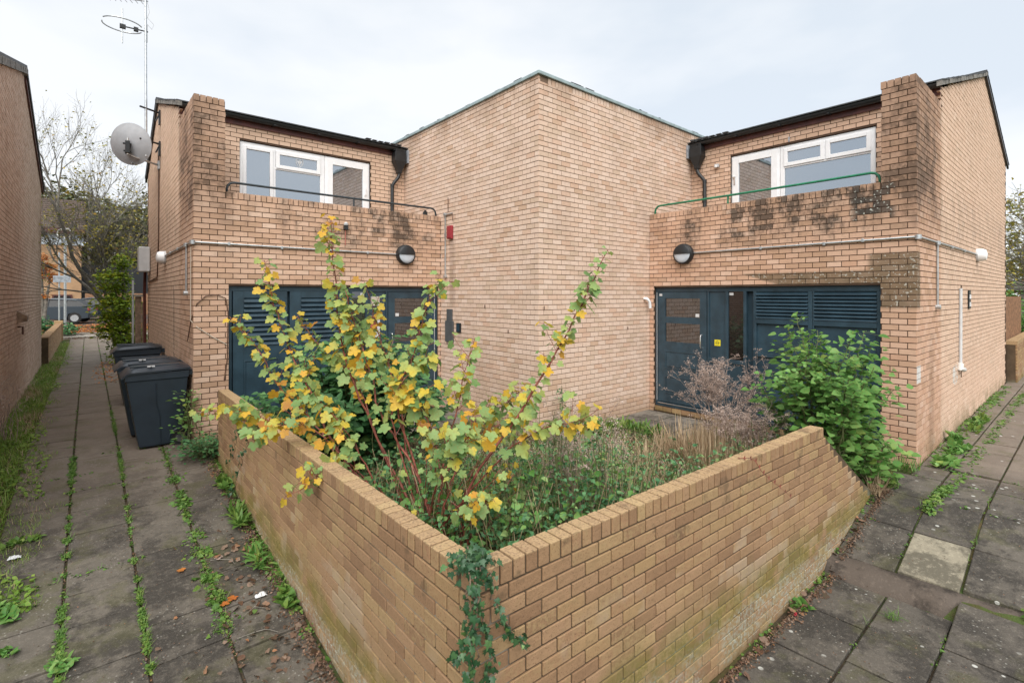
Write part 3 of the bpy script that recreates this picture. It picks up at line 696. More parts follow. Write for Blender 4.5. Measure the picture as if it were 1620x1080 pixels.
    if left:
        main = framed('window_frame', w_[0], 2.275, wz0, wz1, .075, H, False); m = mk(); m.box(1.385, 1.425, fq+.001, fq+.049, wz0+.075, wz1-.075); m.box(1.425, 2.20, fq+.001, fq+.049, 4.295, 4.335)
        obj('mullion', m, 'upvc', main, bevel=.005)
        obj('pane', mk().box(.925, 1.39, fq+.028, fq+.034, wz0+.07, 4.62), 'glass', main)
        framed('casement', .905, 1.385, wz0+.05, 4.625, .055, H, True, -.018)
        framed('top_light', 1.43, 2.20, 4.32, 4.625, .062, H, True, -.018)
        obj('pane', mk().box(1.425, 2.21, fq+.022, fq+.028, wz0+.07, 4.30), 'glass', main)
        dr = framed('balcony_door', 2.28, w_[1], wz0-.4, wz1, .055, H, False)
        leaf = framed('door_leaf', 2.32, w_[1]-.03, wz0-.4, wz1-.035, .11, H, True, -.018)
        obj('handle', mk().box(3.055, 3.08, fq-.045, fq-.02, 4.05, 4.20).box(3.05, 3.085, fq-.022, fq-.017, 4.02, 4.24), 'upvc', leaf)
        # shield shaped sticker on the top light (plain white outline crest)
        m = mk(); cx, cz = 1.83, 4.475
        outl = [(-.06, .055), (-.03, .065), (0, .05), (.03, .065), (.06, .055), (.058, -.005), (.035, -.05), (0, -.075), (-.035, -.05), (-.058, -.005)]
        for k in range(10):
            a_, b_ = outl[k], outl[(k+1) % 10]; m.tube([(cx+a_[0], fq+.004, cz+a_[1]), (cx+b_[0], fq+.004, cz+b_[1])], .005, 5)
        for dx in (-.028, .028): m.prism([(cx+dx-.016, cz+.035), (cx+dx+.016, cz+.035), (cx+dx*.5, cz-.035)], 1, fq+.003, fq+.006)
        m.box(cx-.006, cx+.006, fq+.003, fq+.006, cz-.05, cz+.045)
        obj('crest_sticker', m, 'paper', H)
    else:
        main = framed('window_frame', w_[0], 2.165, wz0, wz1, .07, H, False)
        obj('mullion', mk().box(1.44, 1.49, fq+.001, fq+.049, 4.335, wz1-.07).box(w_[0]+.07, 2.095, fq+.001, fq+.049, 4.295, 4.335), 'upvc', main, bevel=.005)
        framed('top_light', w_[0]+.06, 1.455, 4.325, 4.635, .062, H, True, -.018); framed('top_light', 1.475, 2.105, 4.325, 4.635, .062, H, True, -.018)
        obj('pane', mk().box(w_[0]+.065, 2.10, fq+.022, fq+.028, wz0+.065, 4.30), 'glass', main)
        framed('balcony_door', 2.17, w_[1], wz0-.4, wz1, .05, H, False)
        leaf = framed('door_leaf', 2.205, w_[1]-.025, wz0-.4, wz1-.035, .11, H, True, -.018)
        obj('handle', mk().box(2.95, 2.975, fq-.04, fq-.02, 4.16, 4.30).box(2.95, 3.01, fq-.045, fq-.025, 4.28, 4.30), 'chrome', leaf)
    # ---- ground floor joinery
    K = 'joinery'; F = .055
    c = (lambda x: x-1.08) if left else (lambda y: y-1.446)
    zs = .12
    m = mk(); m.box(P0+.002, P1-.002, F, F+.09, OZ-.075, OZ-.003); m.box(P0+.002, P0+.05, F, F+.09, zs, OZ-.076); m.box(P1-.06, P1-.002, F, F+.09, zs, OZ-.076); m.box(P0+.05, P1-.06, F-.01, F+.09, zs, zs+.07)
    obj('door_frame', m, K, H, bevel=.004)
    obj('sill_trim', mk().box(P0+.05, P1-.06, F-.022, F-.012, zs+.052, zs+.062), 'chrome', H)
    sb = Bricks(); sb.face(org(P0, .03), A(1, 0), A(0, -1), P1-P0, .035, zs-.003, mod, 0, zb=.03, H=.085); sb.build(H, 'b_garden', 0, 0)
    obj('door_step', mk().box(P0, P1, .04, .2, -.2, zs-.002), 'mortar', H)
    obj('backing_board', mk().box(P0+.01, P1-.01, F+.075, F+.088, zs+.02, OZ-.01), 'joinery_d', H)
    def mould(parent, p0, p1, z0, z1, q=F-.004, name='moulding'):
        m = mk(); t = .014
        m.box(p0, p1, q-.006, q, z1-t, z1); m.box(p0, p1, q-.006, q, z0, z0+t); m.box(p0, p0+t, q-.006, q, z0+t, z1-t); m.box(p1-t, p1, q-.006, q, z0+t, z1-t)
        m.box(p0+.035, p1-.035, q-.005, q, z0+.035, z1-.035)
        return obj(name, m, K, parent, bevel=.003)
    def slats(parent, p0, p1, z0, z1, n=9):
        h = (z1-z0)/n
        for k in range(n):
            za = z0+k*h; m = mk(); m.prism([(F+.030, za+h*1.05), (F+.036, za+h*1.05), (F-.008, za+h*.22), (F-.014, za+h*.12), (F-.012, za+h*.30)][::-1], 0, p0, p1)
            obj('louvre_slat', m, K, parent)
    def flat(parent, name, p0, p1, z0, z1, mat, q, th=.003): return obj(name, mk().box(p0, p1, q-th, q, z0, z1), mat, parent)
    if left:
        dl = (c(3.957), c(4.875)); g = (c(4.08), c(4.74)); hx = c(4.01)
        sl = (c(3.316), c(3.537)); pn = (c(3.60), c(3.86))
    else:
        dl = (c(4.205), c(5.142)); g = (c(4.324), c(4.981)); hx = c(4.285)
        sl = (c(3.603), c(3.839)); pn = (c(3.891), c(4.153))
    # door leaf with real openings for its two panes
    m = mk(); q0_, q1_ = F, F+.05; zz = [zs+.085, 1.272, 1.60, 1.71, 2.035, 2.145]
    m.box(dl[0], dl[1], q0_, q1_, zz[0], zz[1]); m.box(dl[0], dl[1], q0_, q1_, zz[2], zz[3]); m.box(dl[0], dl[1], q0_, q1_, zz[4], zz[5])
    for (a, b) in ((zz[1], zz[2]), (zz[3], zz[4])): m.box(dl[0], g[0], q0_, q1_, a, b); m.box(g[1], dl[1], q0_, q1_, a, b)
    dr = obj('door', m, K, H)
    obj('pane', mk().box(g[0], g[1], F+.018, F+.024, zz[1], zz[2]), 'glass_d', dr); obj('pane', mk().box(g[0], g[1], F+.018, F+.024, zz[3], zz[4]), 'glass_d', dr)
    mould(dr, g[0], g[1], .80, 1.11); mould(dr, g[0], g[1], .36, .66)
    m = mk(); m.tube([(hx, F, 1.43), (hx, F-.045, 1.42), (hx, F-.055, 1.39), (hx, F-.055, 1.25), (hx, F-.045, 1.22), (hx, F, 1.21)], .010, 8)
    obj('handle', m, 'chrome', dr, smooth=True)
    edge = dl[1]+.006 if True else 0
    obj('weather_strip', mk().box(dl[1]+.002, dl[1]+.010, F-.004, F, zs+.09, 2.14), 'ltgrey', dr)
    near_g = g[0] if not left else g[0]
    s1 = flat(dr, 'notice', (g[0]+.02), (g[0]+.085), 1.722, 1.775, 'paper', F+.017)
    flat(dr, 'plate', dl[1]-.10, dl[1]-.045, 2.075, 2.115, 'ltgrey', F-.001)
    if left: flat(dr, 'notice', g[1]-.06, g[1]-.01, 1.99, 2.03, 'paper', F+.017)
    # transoms, side light, panel
    d0, d1 = min(dl[0], sl[0], pn[0]), dl[1]
    lo, hi = min(sl[0], pn[0])-.05, dl[0]-.012
    m = mk()
    m.box(lo-.0, lo+.045, F-.002, F+.07, zs+.071, OZ-.076)
    mid = (sl[1]+pn[0])/2 if left else (sl[1]+pn[0])/2
    m.box(mid-.022, mid+.022, F-.002, F+.07, zs+.071, OZ-.076); m.box(hi-.03, hi, F-.002, F+.07, zs+.071, OZ-.076)
    m.box(lo+.045, mid-.022, F-.004, F+.07, 1.0, 1.06); m.box(mid+.022, hi-.03, F-.004, F+.07, 1.0, 1.06)
    fr = obj('side_frame', m, K, H, bevel=.004)
    obj('pane', mk().box(lo+.045, mid-.022, F+.024, F+.03, 1.06, OZ-.076), 'glass_d', fr)
    obj('side_panel', mk().box(mid+.022, hi-.03, F+.02, F+.04, 1.06, OZ-.076).box(lo+.045, hi-.03, F+.0201, F+.0401, zs+.07, .999), K, fr)
    flat(fr, 'notice', sl[1]-.075, sl[1]-.01, 2.09, 2.13, 'paper', F+.023)
    if left:
        flat(fr, 'framed_notice', pn[0]+.045, pn[0]+.205, 1.91, 2.07, 'chrome', F+.018, .004); flat(fr, 'card', pn[0]+.057, pn[0]+.193, 1.922, 2.058, 'beige', F+.0135)
        flat(fr, 'poster', pn[0]+.0, pn[0]+.16, 1.50, 1.74, 'poster', F+.019); flat(fr, 'poster_sheet', pn[0]+.04, pn[0]+.21, 1.37, 1.745, 'ltgrey', F+.0195, .002)
    else:
        y0_ = pn[0]+.085
        flat(fr, 'yellow_sticker', y0_, y0_+.10, 1.265, 1.365, 'yellow', F+.019)
        m = mk(); m.tube([(y0_+.05+.028*math.cos(t), F+.0155, 1.315+.028*math.sin(t)) for t in [k*math.pi/6 for k in range(13)]], .0035, 4); m.box(y0_+.032, y0_+.068, F+.0145, F+.0158, 1.311, 1.319)
        obj('sticker_symbol', m, 'black', fr)
    # louvred bays
    if left:
        bays = [(c(1.565), c(2.302), c(1.705), c(2.18), 1.35, 2.05), (c(2.336), c(3.245), c(2.50), c(3.08), 1.35, 2.05)]
    else:
        bays = [(c(1.835), c(2.625), c(1.865), c(2.60), 1.735, 2.14), (c(2.625), c(3.45), c(2.68), c(3.40), 1.735, 2.14)]
    for (a, b, s0, s1, z0, z1) in bays:
        m = mk(); q0_, q1_ = F+.001, F+.06
        m.box(a, s0, q0_, q1_, zs+.072, OZ-.077); m.box(s1, b-.004, q0_, q1_, zs+.072, OZ-.077); m.box(s0, s1, q0_, q1_, z1, OZ-.077)
        if left:
            m.box(s0, s1, q0_, q1_, zs+.072, z0)
            lp = obj('louvre_door', m, K, H, bevel=.004)
            mould(lp, s0, s1, .35, 1.15)
        else:
            m.box(s0, s1, q0_-.006, q1_, z0-.075, z0); m.box(s0, s1, q0_-.006, q1_, 1.155, 1.215); m.box(s0, s1, q0_+.03, q1_, 1.215, z0-.075); m.box(s0, s1, q0_+.03, q1_, zs+.16, 1.155); m.box(s0, s1, q0_-.006, q1_, zs+.072, zs+.16)
            lp = obj('louvre_panel', m, K, H, bevel=.004)
        slats(lp, s0, s1, z0, z1, 10 if left else 8)
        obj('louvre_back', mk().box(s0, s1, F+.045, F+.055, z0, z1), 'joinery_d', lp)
    if left:
        m = mk(); m.tube([(c(2.27), F, 1.12), (c(2.27), F-.04, 1.11), (c(2.27), F-.04, .95), (c(2.27), F, .94)], .009, 8); obj('handle', m, 'chrome', H, smooth=True)
    return H, T, mk
HL, TL_, mkL = unit('left')
HR, TR_, mkR = unit('right')

# ------------------------------------------------------------------ neighbour house on the far left
NH = thing('brick_house', 'windowless brick gable of the neighbouring house at the left edge of the photo', 'house', (-1.0, 14, 0))
B = Bricks(); y0n, y1n = 5.5, 19.1
def gabn(s_):
    y = y0n+s_
    return 6.60-abs(y-14.0)*.30
B.face((-1.0, y0n), (0, 1), (1, 0), y1n-y0n, -.1, 6.6, .19, 0, top=gabn); B.build(NH, 'b_far')
m = MB(); m.prism([(y0n, -.3), (y1n-.008, -.3), (y1n-.008, gabn(y1n-y0n)-.004), (14.0, 6.59), (y0n, gabn(0)-.004)], 0, -5.0, -1.008); obj('wall', m, 'mortar', NH)
m = MB(); m.prism([(y0n, gabn(0)), (14, 6.6), (y1n+.25, 4.99), (y1n+.25, 5.10), (14, 6.72), (y0n, gabn(0)+.11)], 0, -5, -.94); obj('roof', m, 'slate', NH)
obj('verge_board', MB().prism([(14.2, 6.45), (y1n+.2, 4.92), (y1n+.2, 5.03), (14.2, 6.57)], 0, -.998, -.965), 'fascia', NH)
m = MB()
for k in range(26):
    ya = y0n+k*.33; m.prism([(ya, gabn(ya-y0n)-.05), (ya+.31, gabn(ya+.31-y0n)-.05), (ya+.31, gabn(ya+.31-y0n)+.07), (ya, gabn(ya-y0n)+.07)], 0, -.99, -.935+random.uniform(-.005, .008))
obj('verge', m, 'verge', NH)
fl_ = thing('wall_vent', 'small brown hooded flue outlet low on the left-hand gable wall', 'vent', (-1.0, 12.99, 1.68))
m = MB(); m.add([(-1.0, 12.85, 1.80), (-1.0, 13.13, 1.80), (-.86, 12.85, 1.70), (-.86, 13.13, 1.70), (-1.0, 12.85, 1.58), (-1.0, 13.13, 1.58), (-.87, 12.86, 1.60), (-.87, 13.12, 1.60)],
                [(0, 1, 3, 2), (2, 3, 7, 6), (0, 2, 6, 4), (1, 5, 7, 3), (4, 6, 7, 5)]); obj('hood', m, 'wood', fl_)
obj('pipe_stub', MB().tube([(-1.0, 12.95, 1.50), (-.93, 12.95, 1.50), (-.93, 12.95, 1.36)], .015, 8), 'cable_b', fl_, smooth=True)
# low wall that continues the neighbour's line
LW = thing('garden_wall', 'low brick wall beyond the left-hand gable, running to the end of the narrow path', 'wall', (-.95, 24, 0))
B = Bricks(); B.face((-.86, 19.3), (0, 1), (1, 0), 9.0, 0, .80, .2, 0); B.header((-.86, 19.3), (0, 1), (1, 0), 9.0, .80, .89, .2); B.build(LW, 'b_garden', 0, 300)
obj('wall', MB().box(-1.05, -.868, 19.3, 28.29, -.2, .87), 'mortar_g', LW)
obj('pier', MB().box(-1.10, -.82, 28.3, 28.6, -.1, 1.0), 'b_garden', LW, bevel=.01)

# ------------------------------------------------------------------ fittings
def wall_light(label, c, n, up=(0, 0, 1)):
    n = Vector(n); t = thing('wall_light', label, 'wall light', c, 'round bulkhead lights over the doors'); c = Vector(c)
    obj('body', MB().lathe([(0, 0), (.172, 0), (.175, .03), (.172, .075), (.160, .088), (.0, .088)], c, n, 32), 'black', t, smooth=True)
    ref = (0, 0, 1)
    # visor: upper half, diffuser: lower half
    s = n.cross(Vector((0, 0, 1)))
    obj('visor', MB().lathe([(.162, .070), (.158, .105), (.13, .122), (.0, .126)], c, n, 24, -math.pi/2, math.pi/2, (0, 0, 1)), 'black', t, smooth=True)
    obj('diffuser', MB().lathe([(.150, .086), (.138, .100), (.10, .108), (.0, .112)], c, n, 24, math.pi/2, 3*math.pi/2, (0, 0, 1)), 'diff', t, smooth=True)
    obj('rim', MB().lathe([(.150, .086), (.150, .096), (.162, .096), (.162, .086)], c, n, 32), 'black', t, smooth=True)
    return t
wall_light('round black bulkhead light on the left house wall beside the tower', (4.24, 7.91, 2.80), (0, -1, 0))
wall_light('round black bulkhead light on the right house wall beside the tower', (7.75, 4.57, 2.79), (-1, 0, 0))
def conduit(label, runs, clips, boxes, group='galvanised cable conduits on the brick walls'):
    p0 = runs[0][0]; t = thing('cable_conduit', label, 'conduit', p0, group)
    for r_ in runs: obj('pipe', MB().tube(r_, .0125, 10), 'metal', t, smooth=True)
    for c in clips: obj('saddle_clip', MB().box(c[0]-.016, c[0]+.016, c[1]-.016, c[1]+.016, c[2]-.022, c[2]+.022), 'metal', t, bevel=.003)
    for c in boxes: obj('junction_box', MB().lathe([(0, -.03), (.034, -.03), (.034, .022), (.0, .03)], c[:3], c[3], 16), 'metal', t, smooth=True)
    return t
y = 7.892; x = 1.062
conduit('long galvanised conduit wrapping the left house corner to the round light', [[(4.06, y, 2.80), (1.10, y, 2.81), (x+.005, y+.01, 2.81)], [(x, y+.01, 2.81), (x, 11.0, 2.81)], [(x, 8.42, 2.81), (x, 8.42, 2.13)]],
        [(3.55, y, 2.80), (2.9, y, 2.80), (2.2, y, 2.80), (1.5, y, 2.81), (x, 9.3, 2.81), (x, 10.2, 2.81)], [(1.065, y, 2.81, (0, 0, 1)), (x, 8.42, 2.81, (0, 0, 1)), (x-.01, 8.42, 2.12, (-1, 0, 0))])
X2 = 7.732; Y2 = 1.428
conduit('long galvanised conduit wrapping the right house corner to the round light', [[(X2, 4.39, 2.80), (X2, 1.47, 2.81), (X2+.01, Y2+.005, 2.81)], [(X2+.01, Y2, 2.81), (12.3, Y2, 2.83)], [(8.87, Y2, 2.81), (8.87, Y2, 1.95)]],
        [(X2, 3.3, 2.80), (X2, 2.45, 2.80), (X2, 2.0, 2.81), (9.9, Y2, 2.81), (11, Y2, 2.82)], [(X2, Y2, 2.81, (0, 0, 1)), (8.87, Y2, 2.81, (0, 0, 1)), (8.87, Y2-.01, 1.93, (0, -1, 0))])
conduit('short vertical galvanised conduit on the tower beside the red box', [[(4.972, 7.50, 3.56), (4.972, 7.66, 3.56), (4.972, 7.735, 3.55), (4.972, 7.735, 2.45)]], [(4.972, 7.735, 3.2), (4.972, 7.735, 2.75)], [(4.97, 7.735, 2.43, (-1, 0, 0)), (4.97, 7.735, 3.56, (-1, 0, 0))])
tag(obj('thin_cable', MB().tube([(4.98, 7.655, 3.60), (4.978, 7.65, 3.86)], .006, 6).tube([(4.97, 7.50, 3.56), (4.965, 7.49, 3.50), (4.97, 7.485, 3.42)], .005, 6), 'cable_b'), 'thin loose brown cable end above the tower conduit', 'cable')
def bulkbox(label, c, n, s=.0):
    t = thing('security_light', label, 'wall light', c, 'white bulkhead lights on the side walls'); n = Vector(n); cc = Vector(c)
    obj('base', MB().lathe([(0, 0), (.12, 0), (.12, .03), (.0, .035)], cc, n, 24), 'ltgrey', t, smooth=True)
    obj('cover', MB().lathe([(.115, .03), (.11, .09), (.09, .13), (.04, .145), (0, .148)], cc, n, 24), 'upvc', t, smooth=True); return t
bulkbox('white domed light on the side wall of the left house', (1.08, 11.1, 2.78), (-1, 0, 0))
bulkbox('white domed light on the side wall of the right house', (12.40, 1.446, 2.82), (0, -1, 0))
# red box, letter panel, intercom on the tower's left face
t = thing('call_point_box', 'small red metal box on the tower wall beside the conduit', 'box', (4.99, 7.56, 3.22))
obj('case', MB().box(4.935, 4.985, 7.49, 7.62, 3.10, 3.34), 'red', t, bevel=.008); obj('lid', MB().box(4.925, 4.934, 7.495, 7.615, 3.12, 3.335), 'red', t, bevel=.003)
t = thing('metal_cover', 'dark grey metal panel on the tower wall next to the left door', 'panel', (4.99, 7.61, 1.25))
obj('lower_plate', MB().box(4.955, 4.985, 7.47, 7.72, 1.25, 1.63), 'grey_box', t, bevel=.004); obj('upper_plate', MB().box(4.962, 4.985, 7.51, 7.68, 1.632, 1.84), 'grey_box', t, bevel=.004)
t = thing('door_entry_unit', 'small black entry keypad on the tower wall beside the grey panel', 'keypad', (4.99, 7.30, 1.5))
obj('case', MB().box(4.955, 4.985, 7.24, 7.36, 1.44, 1.60), 'black', t, bevel=.005); obj('reader_face', MB().box(4.950, 4.954, 7.255, 7.345, 1.455, 1.585), 'joinery_d', t)
t = thing('elbow_pipe', 'small white bent overflow pipe on the tower beside the right door', 'pipe', (7.60, 5.27, 1.95))
obj('elbow', MB().tube([(7.58, 5.265, 2.03), (7.58, 5.22, 2.03), (7.60, 5.20, 2.01), (7.64, 5.195, 1.97), (7.66, 5.195, 1.86)], .026, 10), 'upvc', t, smooth=True)
t = thing('alarm_sounder', 'small white and black sensor hanging on the left parapet wall', 'sensor', (3.17, 7.91, 3.2))
obj('dome', MB().lathe([(0, -.0), (.032, .0), (.038, .03), (.0, .055)], (3.17, 7.87, 3.22), (0, 0, 1), 12), 'ltgrey', t, smooth=True)
obj('bracket', MB().box(3.14, 3.20, 7.85, 7.905, 3.15, 3.215), 'black', t); obj('lead', MB().tube([(3.17, 7.885, 3.15), (3.168, 7.89, 3.10), (3.17, 7.898, 2.9)], .007, 6), 'redcable', t)
t = thing('tap_fitting', 'small black fitting standing on the left parapet near the rail end', 'fitting', (4.72, 8.0, 3.55))
obj('block', MB().box(4.68, 4.74, 7.97, 8.03, 3.546, 3.62).box(4.695, 4.725, 7.985, 8.015, 3.62, 3.645), 'black', t)
t = thing('security_light', 'tiny white sensor on the upper wall beside the right balcony door', 'sensor', (9.2, 4.74, 4.57))
obj('base', MB().box(9.165, 9.20, 4.70, 4.78, 4.54, 4.60), 'ltgrey', t); obj('eye', MB().lathe([(0, -.03), (.025, -.02), (.03, .01), (0, .03)], (9.14, 4.74, 4.55), (0, 0, 1), 10), 'upvc', t, smooth=True)
tag(obj('wall_hook', MB().tube([(9.195, 3.44, 4.80), (9.16, 3.44, 4.80), (9.16, 3.44, 4.72)], .012, 6), 'lead'), 'small grey stub on the brickwork above the right balcony door', 'hook')
t = thing('waste_pipe', 'white vertical plastic pipe with filler patch on the right side wall', 'pipe', (10.5, 1.43, 1))
obj('pipe', MB().tube([(10.62, 1.425, 2.2), (10.60, 1.425, 1.0)], .022, 8), 'ltgrey', t, smooth=True); obj('elbow', MB().tube([(10.60, 1.425, 1.0), (10.55, 1.42, .93), (10.7, 1.40, .90)], .04, 8), 'plaster', t, smooth=True)
t = thing('vent_plate', 'small black and white ventilator on the right side wall', 'vent', (11.5, 1.446, 2.0))
obj('plate', MB().box(11.43, 11.60, 1.425, 1.442, 1.86, 2.17), 'black', t); obj('grille', MB().box(11.47, 11.56, 1.415, 1.424, 1.90, 1.97).box(11.47, 11.56, 1.415, 1.424, 2.03, 2.10), 'upvc', t)
t = thing('meter_box', 'pale grey meter box on the side wall of the left house near its rear corner', 'box', (1.08, 14.0, 2.9))
obj('case', MB().box(.86, 1.07, 13.95, 14.35, 2.62, 3.18), 'ltgrey', t, bevel=.02); obj('conduit_tail', MB().tube([(1.0, 14.3, 2.62), (1.0, 14.45, 2.2), (1.02, 14.5, 0)], .03, 8), 'fascia', t, smooth=True)
tag(obj('cable', MB().tube([(1.066, 12.2, 5.0), (1.068, 12.1, 4.5), (1.066, 12.15, 3.2), (1.066, 12.4, 2.45), (1.066, 14.3, 2.40)], .012, 6), 'cable_b'), 'thin dark aerial cable running down the left side wall', 'cable')
tag(obj('cable', MB().tube([(1.062, 8.0, 2.75), (1.062, 8.02, 2.2), (1.06, 8.0, 1.75), (1.12, 7.90, 1.66), (1.3, 7.898, 1.52), (1.48, 7.897, 1.40)], .006, 5), 'beige'), 'loose beige wire drooping round the left pier corner', 'cable')
tag(obj('cable', MB().tube([(1.062, 8.3, 1.45), (1.065, 8.0, 1.75), (1.12, 7.895, 1.98), (1.22, 7.892, 2.08), (1.35, 7.892, 2.10), (1.46, 7.892, 2.05), (1.49, 7.892, 1.85), (1.48, 7.893, 1.2), (1.44, 7.893, .9)], .007, 5), 'cable_b'), 'loose dark brown cable looping beside the left louvred door', 'cable')
# door hooks scattered on the tower
t = thing('wall_hook', 'row of tiny rusty ties sticking out of the tower brickwork', 'hook', (TX, TY, 1.9))
for c in [(TX-.01, 6.55, 1.93), (TX-.01, 5.95, 1.55), (TX+.10, TY-.012, 1.93), (TX+.75, TY-.012, 1.90), (TX+2.1, TY-.012, 1.55)]: obj('tie', MB().tube([c, (c[0]-.012, c[1]-.012, c[2]-.01), (c[0]-.012, c[1]-.012, c[2]-.05)], .007, 5), 'cable_b', t)

# satellite dish (seen from behind) on an arm from the side wall
t = thing('satellite_dish', 'round pale grey satellite dish on an arm at the left house side wall', 'satellite dish', (1.08, 12.3, 4.7))
dc = Vector((.62, 12.0, 4.98)); ax = Vector((FX, FY, .16)).normalized()
pr = [(.385*k/9, -.085*(1-(k/9)**2)) for k in range(10)]
obj('reflector', MB().lathe([(0, -.085)]+pr[1:]+[(.393, .002), (.393, .012), (.375, .012)]+[(a, b+.012) for a, b in pr[::-1]], dc, ax, 40), 'dish', t, smooth=True)
bk = dc-ax*.09
obj('mount', MB().box(bk.x-.035, bk.x+.035, bk.y-.12, bk.y+.02, bk.z-.20, bk.z+.03).box(bk.x-.07, bk.x+.06, bk.y-.06, bk.y-.02, bk.z-.03, bk.z+.0).box(bk.x-.06, bk.x+.06, bk.y-.06, bk.y-.02, bk.z-.17, bk.z-.14), 'black', t, bevel=.006)
obj('arm', MB().tube([(bk.x+.0, bk.y-.08, bk.z+.09), (bk.x, bk.y-.08, bk.z-.22), (bk.x+.1, bk.y-.05, bk.z-.25), (1.08, 12.1, bk.z-.30)], .019, 8), 'metal', t, smooth=True)
obj('wall_plate', MB().box(1.05, 1.078, 12.02, 12.18, bk.z-.38, bk.z-.22), 'metal', t)
obj('feed_arm', MB().tube([tuple(dc-Vector((0, 0, .38))), tuple(dc+ax*.45-Vector((0, 0, .1)))], .012, 6), 'metal', t)
# mast
mx_, my_ = .845, 11.85
t = thing('tv_antenna', 'tall thin antenna mast with loop aerial above the left house side wall', 'antenna', (mx_, my_, 4.6))
obj('mast', MB().tube([(mx_, my_, 4.75), (mx_-.01, my_, 7.9)], .022, 10), 'metal', t, smooth=True)
for zc in (5.66, 5.05): obj('bracket', MB().tube([(1.08, my_+.1, zc), (mx_-.10, my_-.05, zc+.02)], .018, 6).tube([(1.07, my_+.1, zc), (1.0, my_+.06, zc-.18)], .014, 6).box(1.05, 1.078, my_+.04, my_+.16, zc-.22, zc+.05), 'black', t)
m = MB(); ly, lz = my_, 7.13; cxx = mx_-.36
rad = .26
for (a0, a1, dz) in ((R(120), R(285), .0), (R(-50), R(80), -.02)):
    pass
ringp = lambda a0, a1, dz: [(cxx+.30*math.cos(a), ly+.30*math.sin(a), lz+dz+.02*math.sin(a)) for a in np.linspace(a0, a1, 14)]
m.tube(ringp(R(-160), R(-20), .04), .011, 6); m.tube(ringp(R(15), R(185), .0), .011, 6)
obj('loop', m, 'metal', t, smooth=True)
obj('dipole', MB().tube([(cxx, ly, lz-.32), (cxx, ly, lz+.33)], .012, 6), 'metal', t, smooth=True)
obj('loop_arm', MB().tube([(mx_+.03, ly, lz+.02), (cxx, ly, lz)], .012, 6).box(cxx-.04, cxx+.05, ly-.03, ly+.03, lz-.04, lz+.03).box(cxx+.17, cxx+.24, ly-.03, ly+.03, lz-.03, lz+.04), 'black', t)
m = MB(); zt = 7.74; m.tube([(mx_+.03, ly, zt), (mx_-1.0, ly+.5, zt)], .012, 6)
for k in range(12): 
    f = k/11; cx_, cy_ = mx_-.1-f*.9, ly+.05+f*.45; m.tube([(cx_-.07, cy_-.15, zt+.012), (cx_+.07, cy_+.15, zt+.012)], .005, 5)
obj('yagi', m, 'metal', t)
obj('coax', MB().tube([(mx_+.02, my_, zt), (mx_+.05, my_, zt-.2), (mx_+.02, my_, zt-.32), (mx_+.12, my_, zt-.42), (mx_+.09, my_, zt-.52), (mx_+.02, my_, zt-.45), (mx_+.02, my_, zt-.8)], .005, 5), 'ltgrey', t)

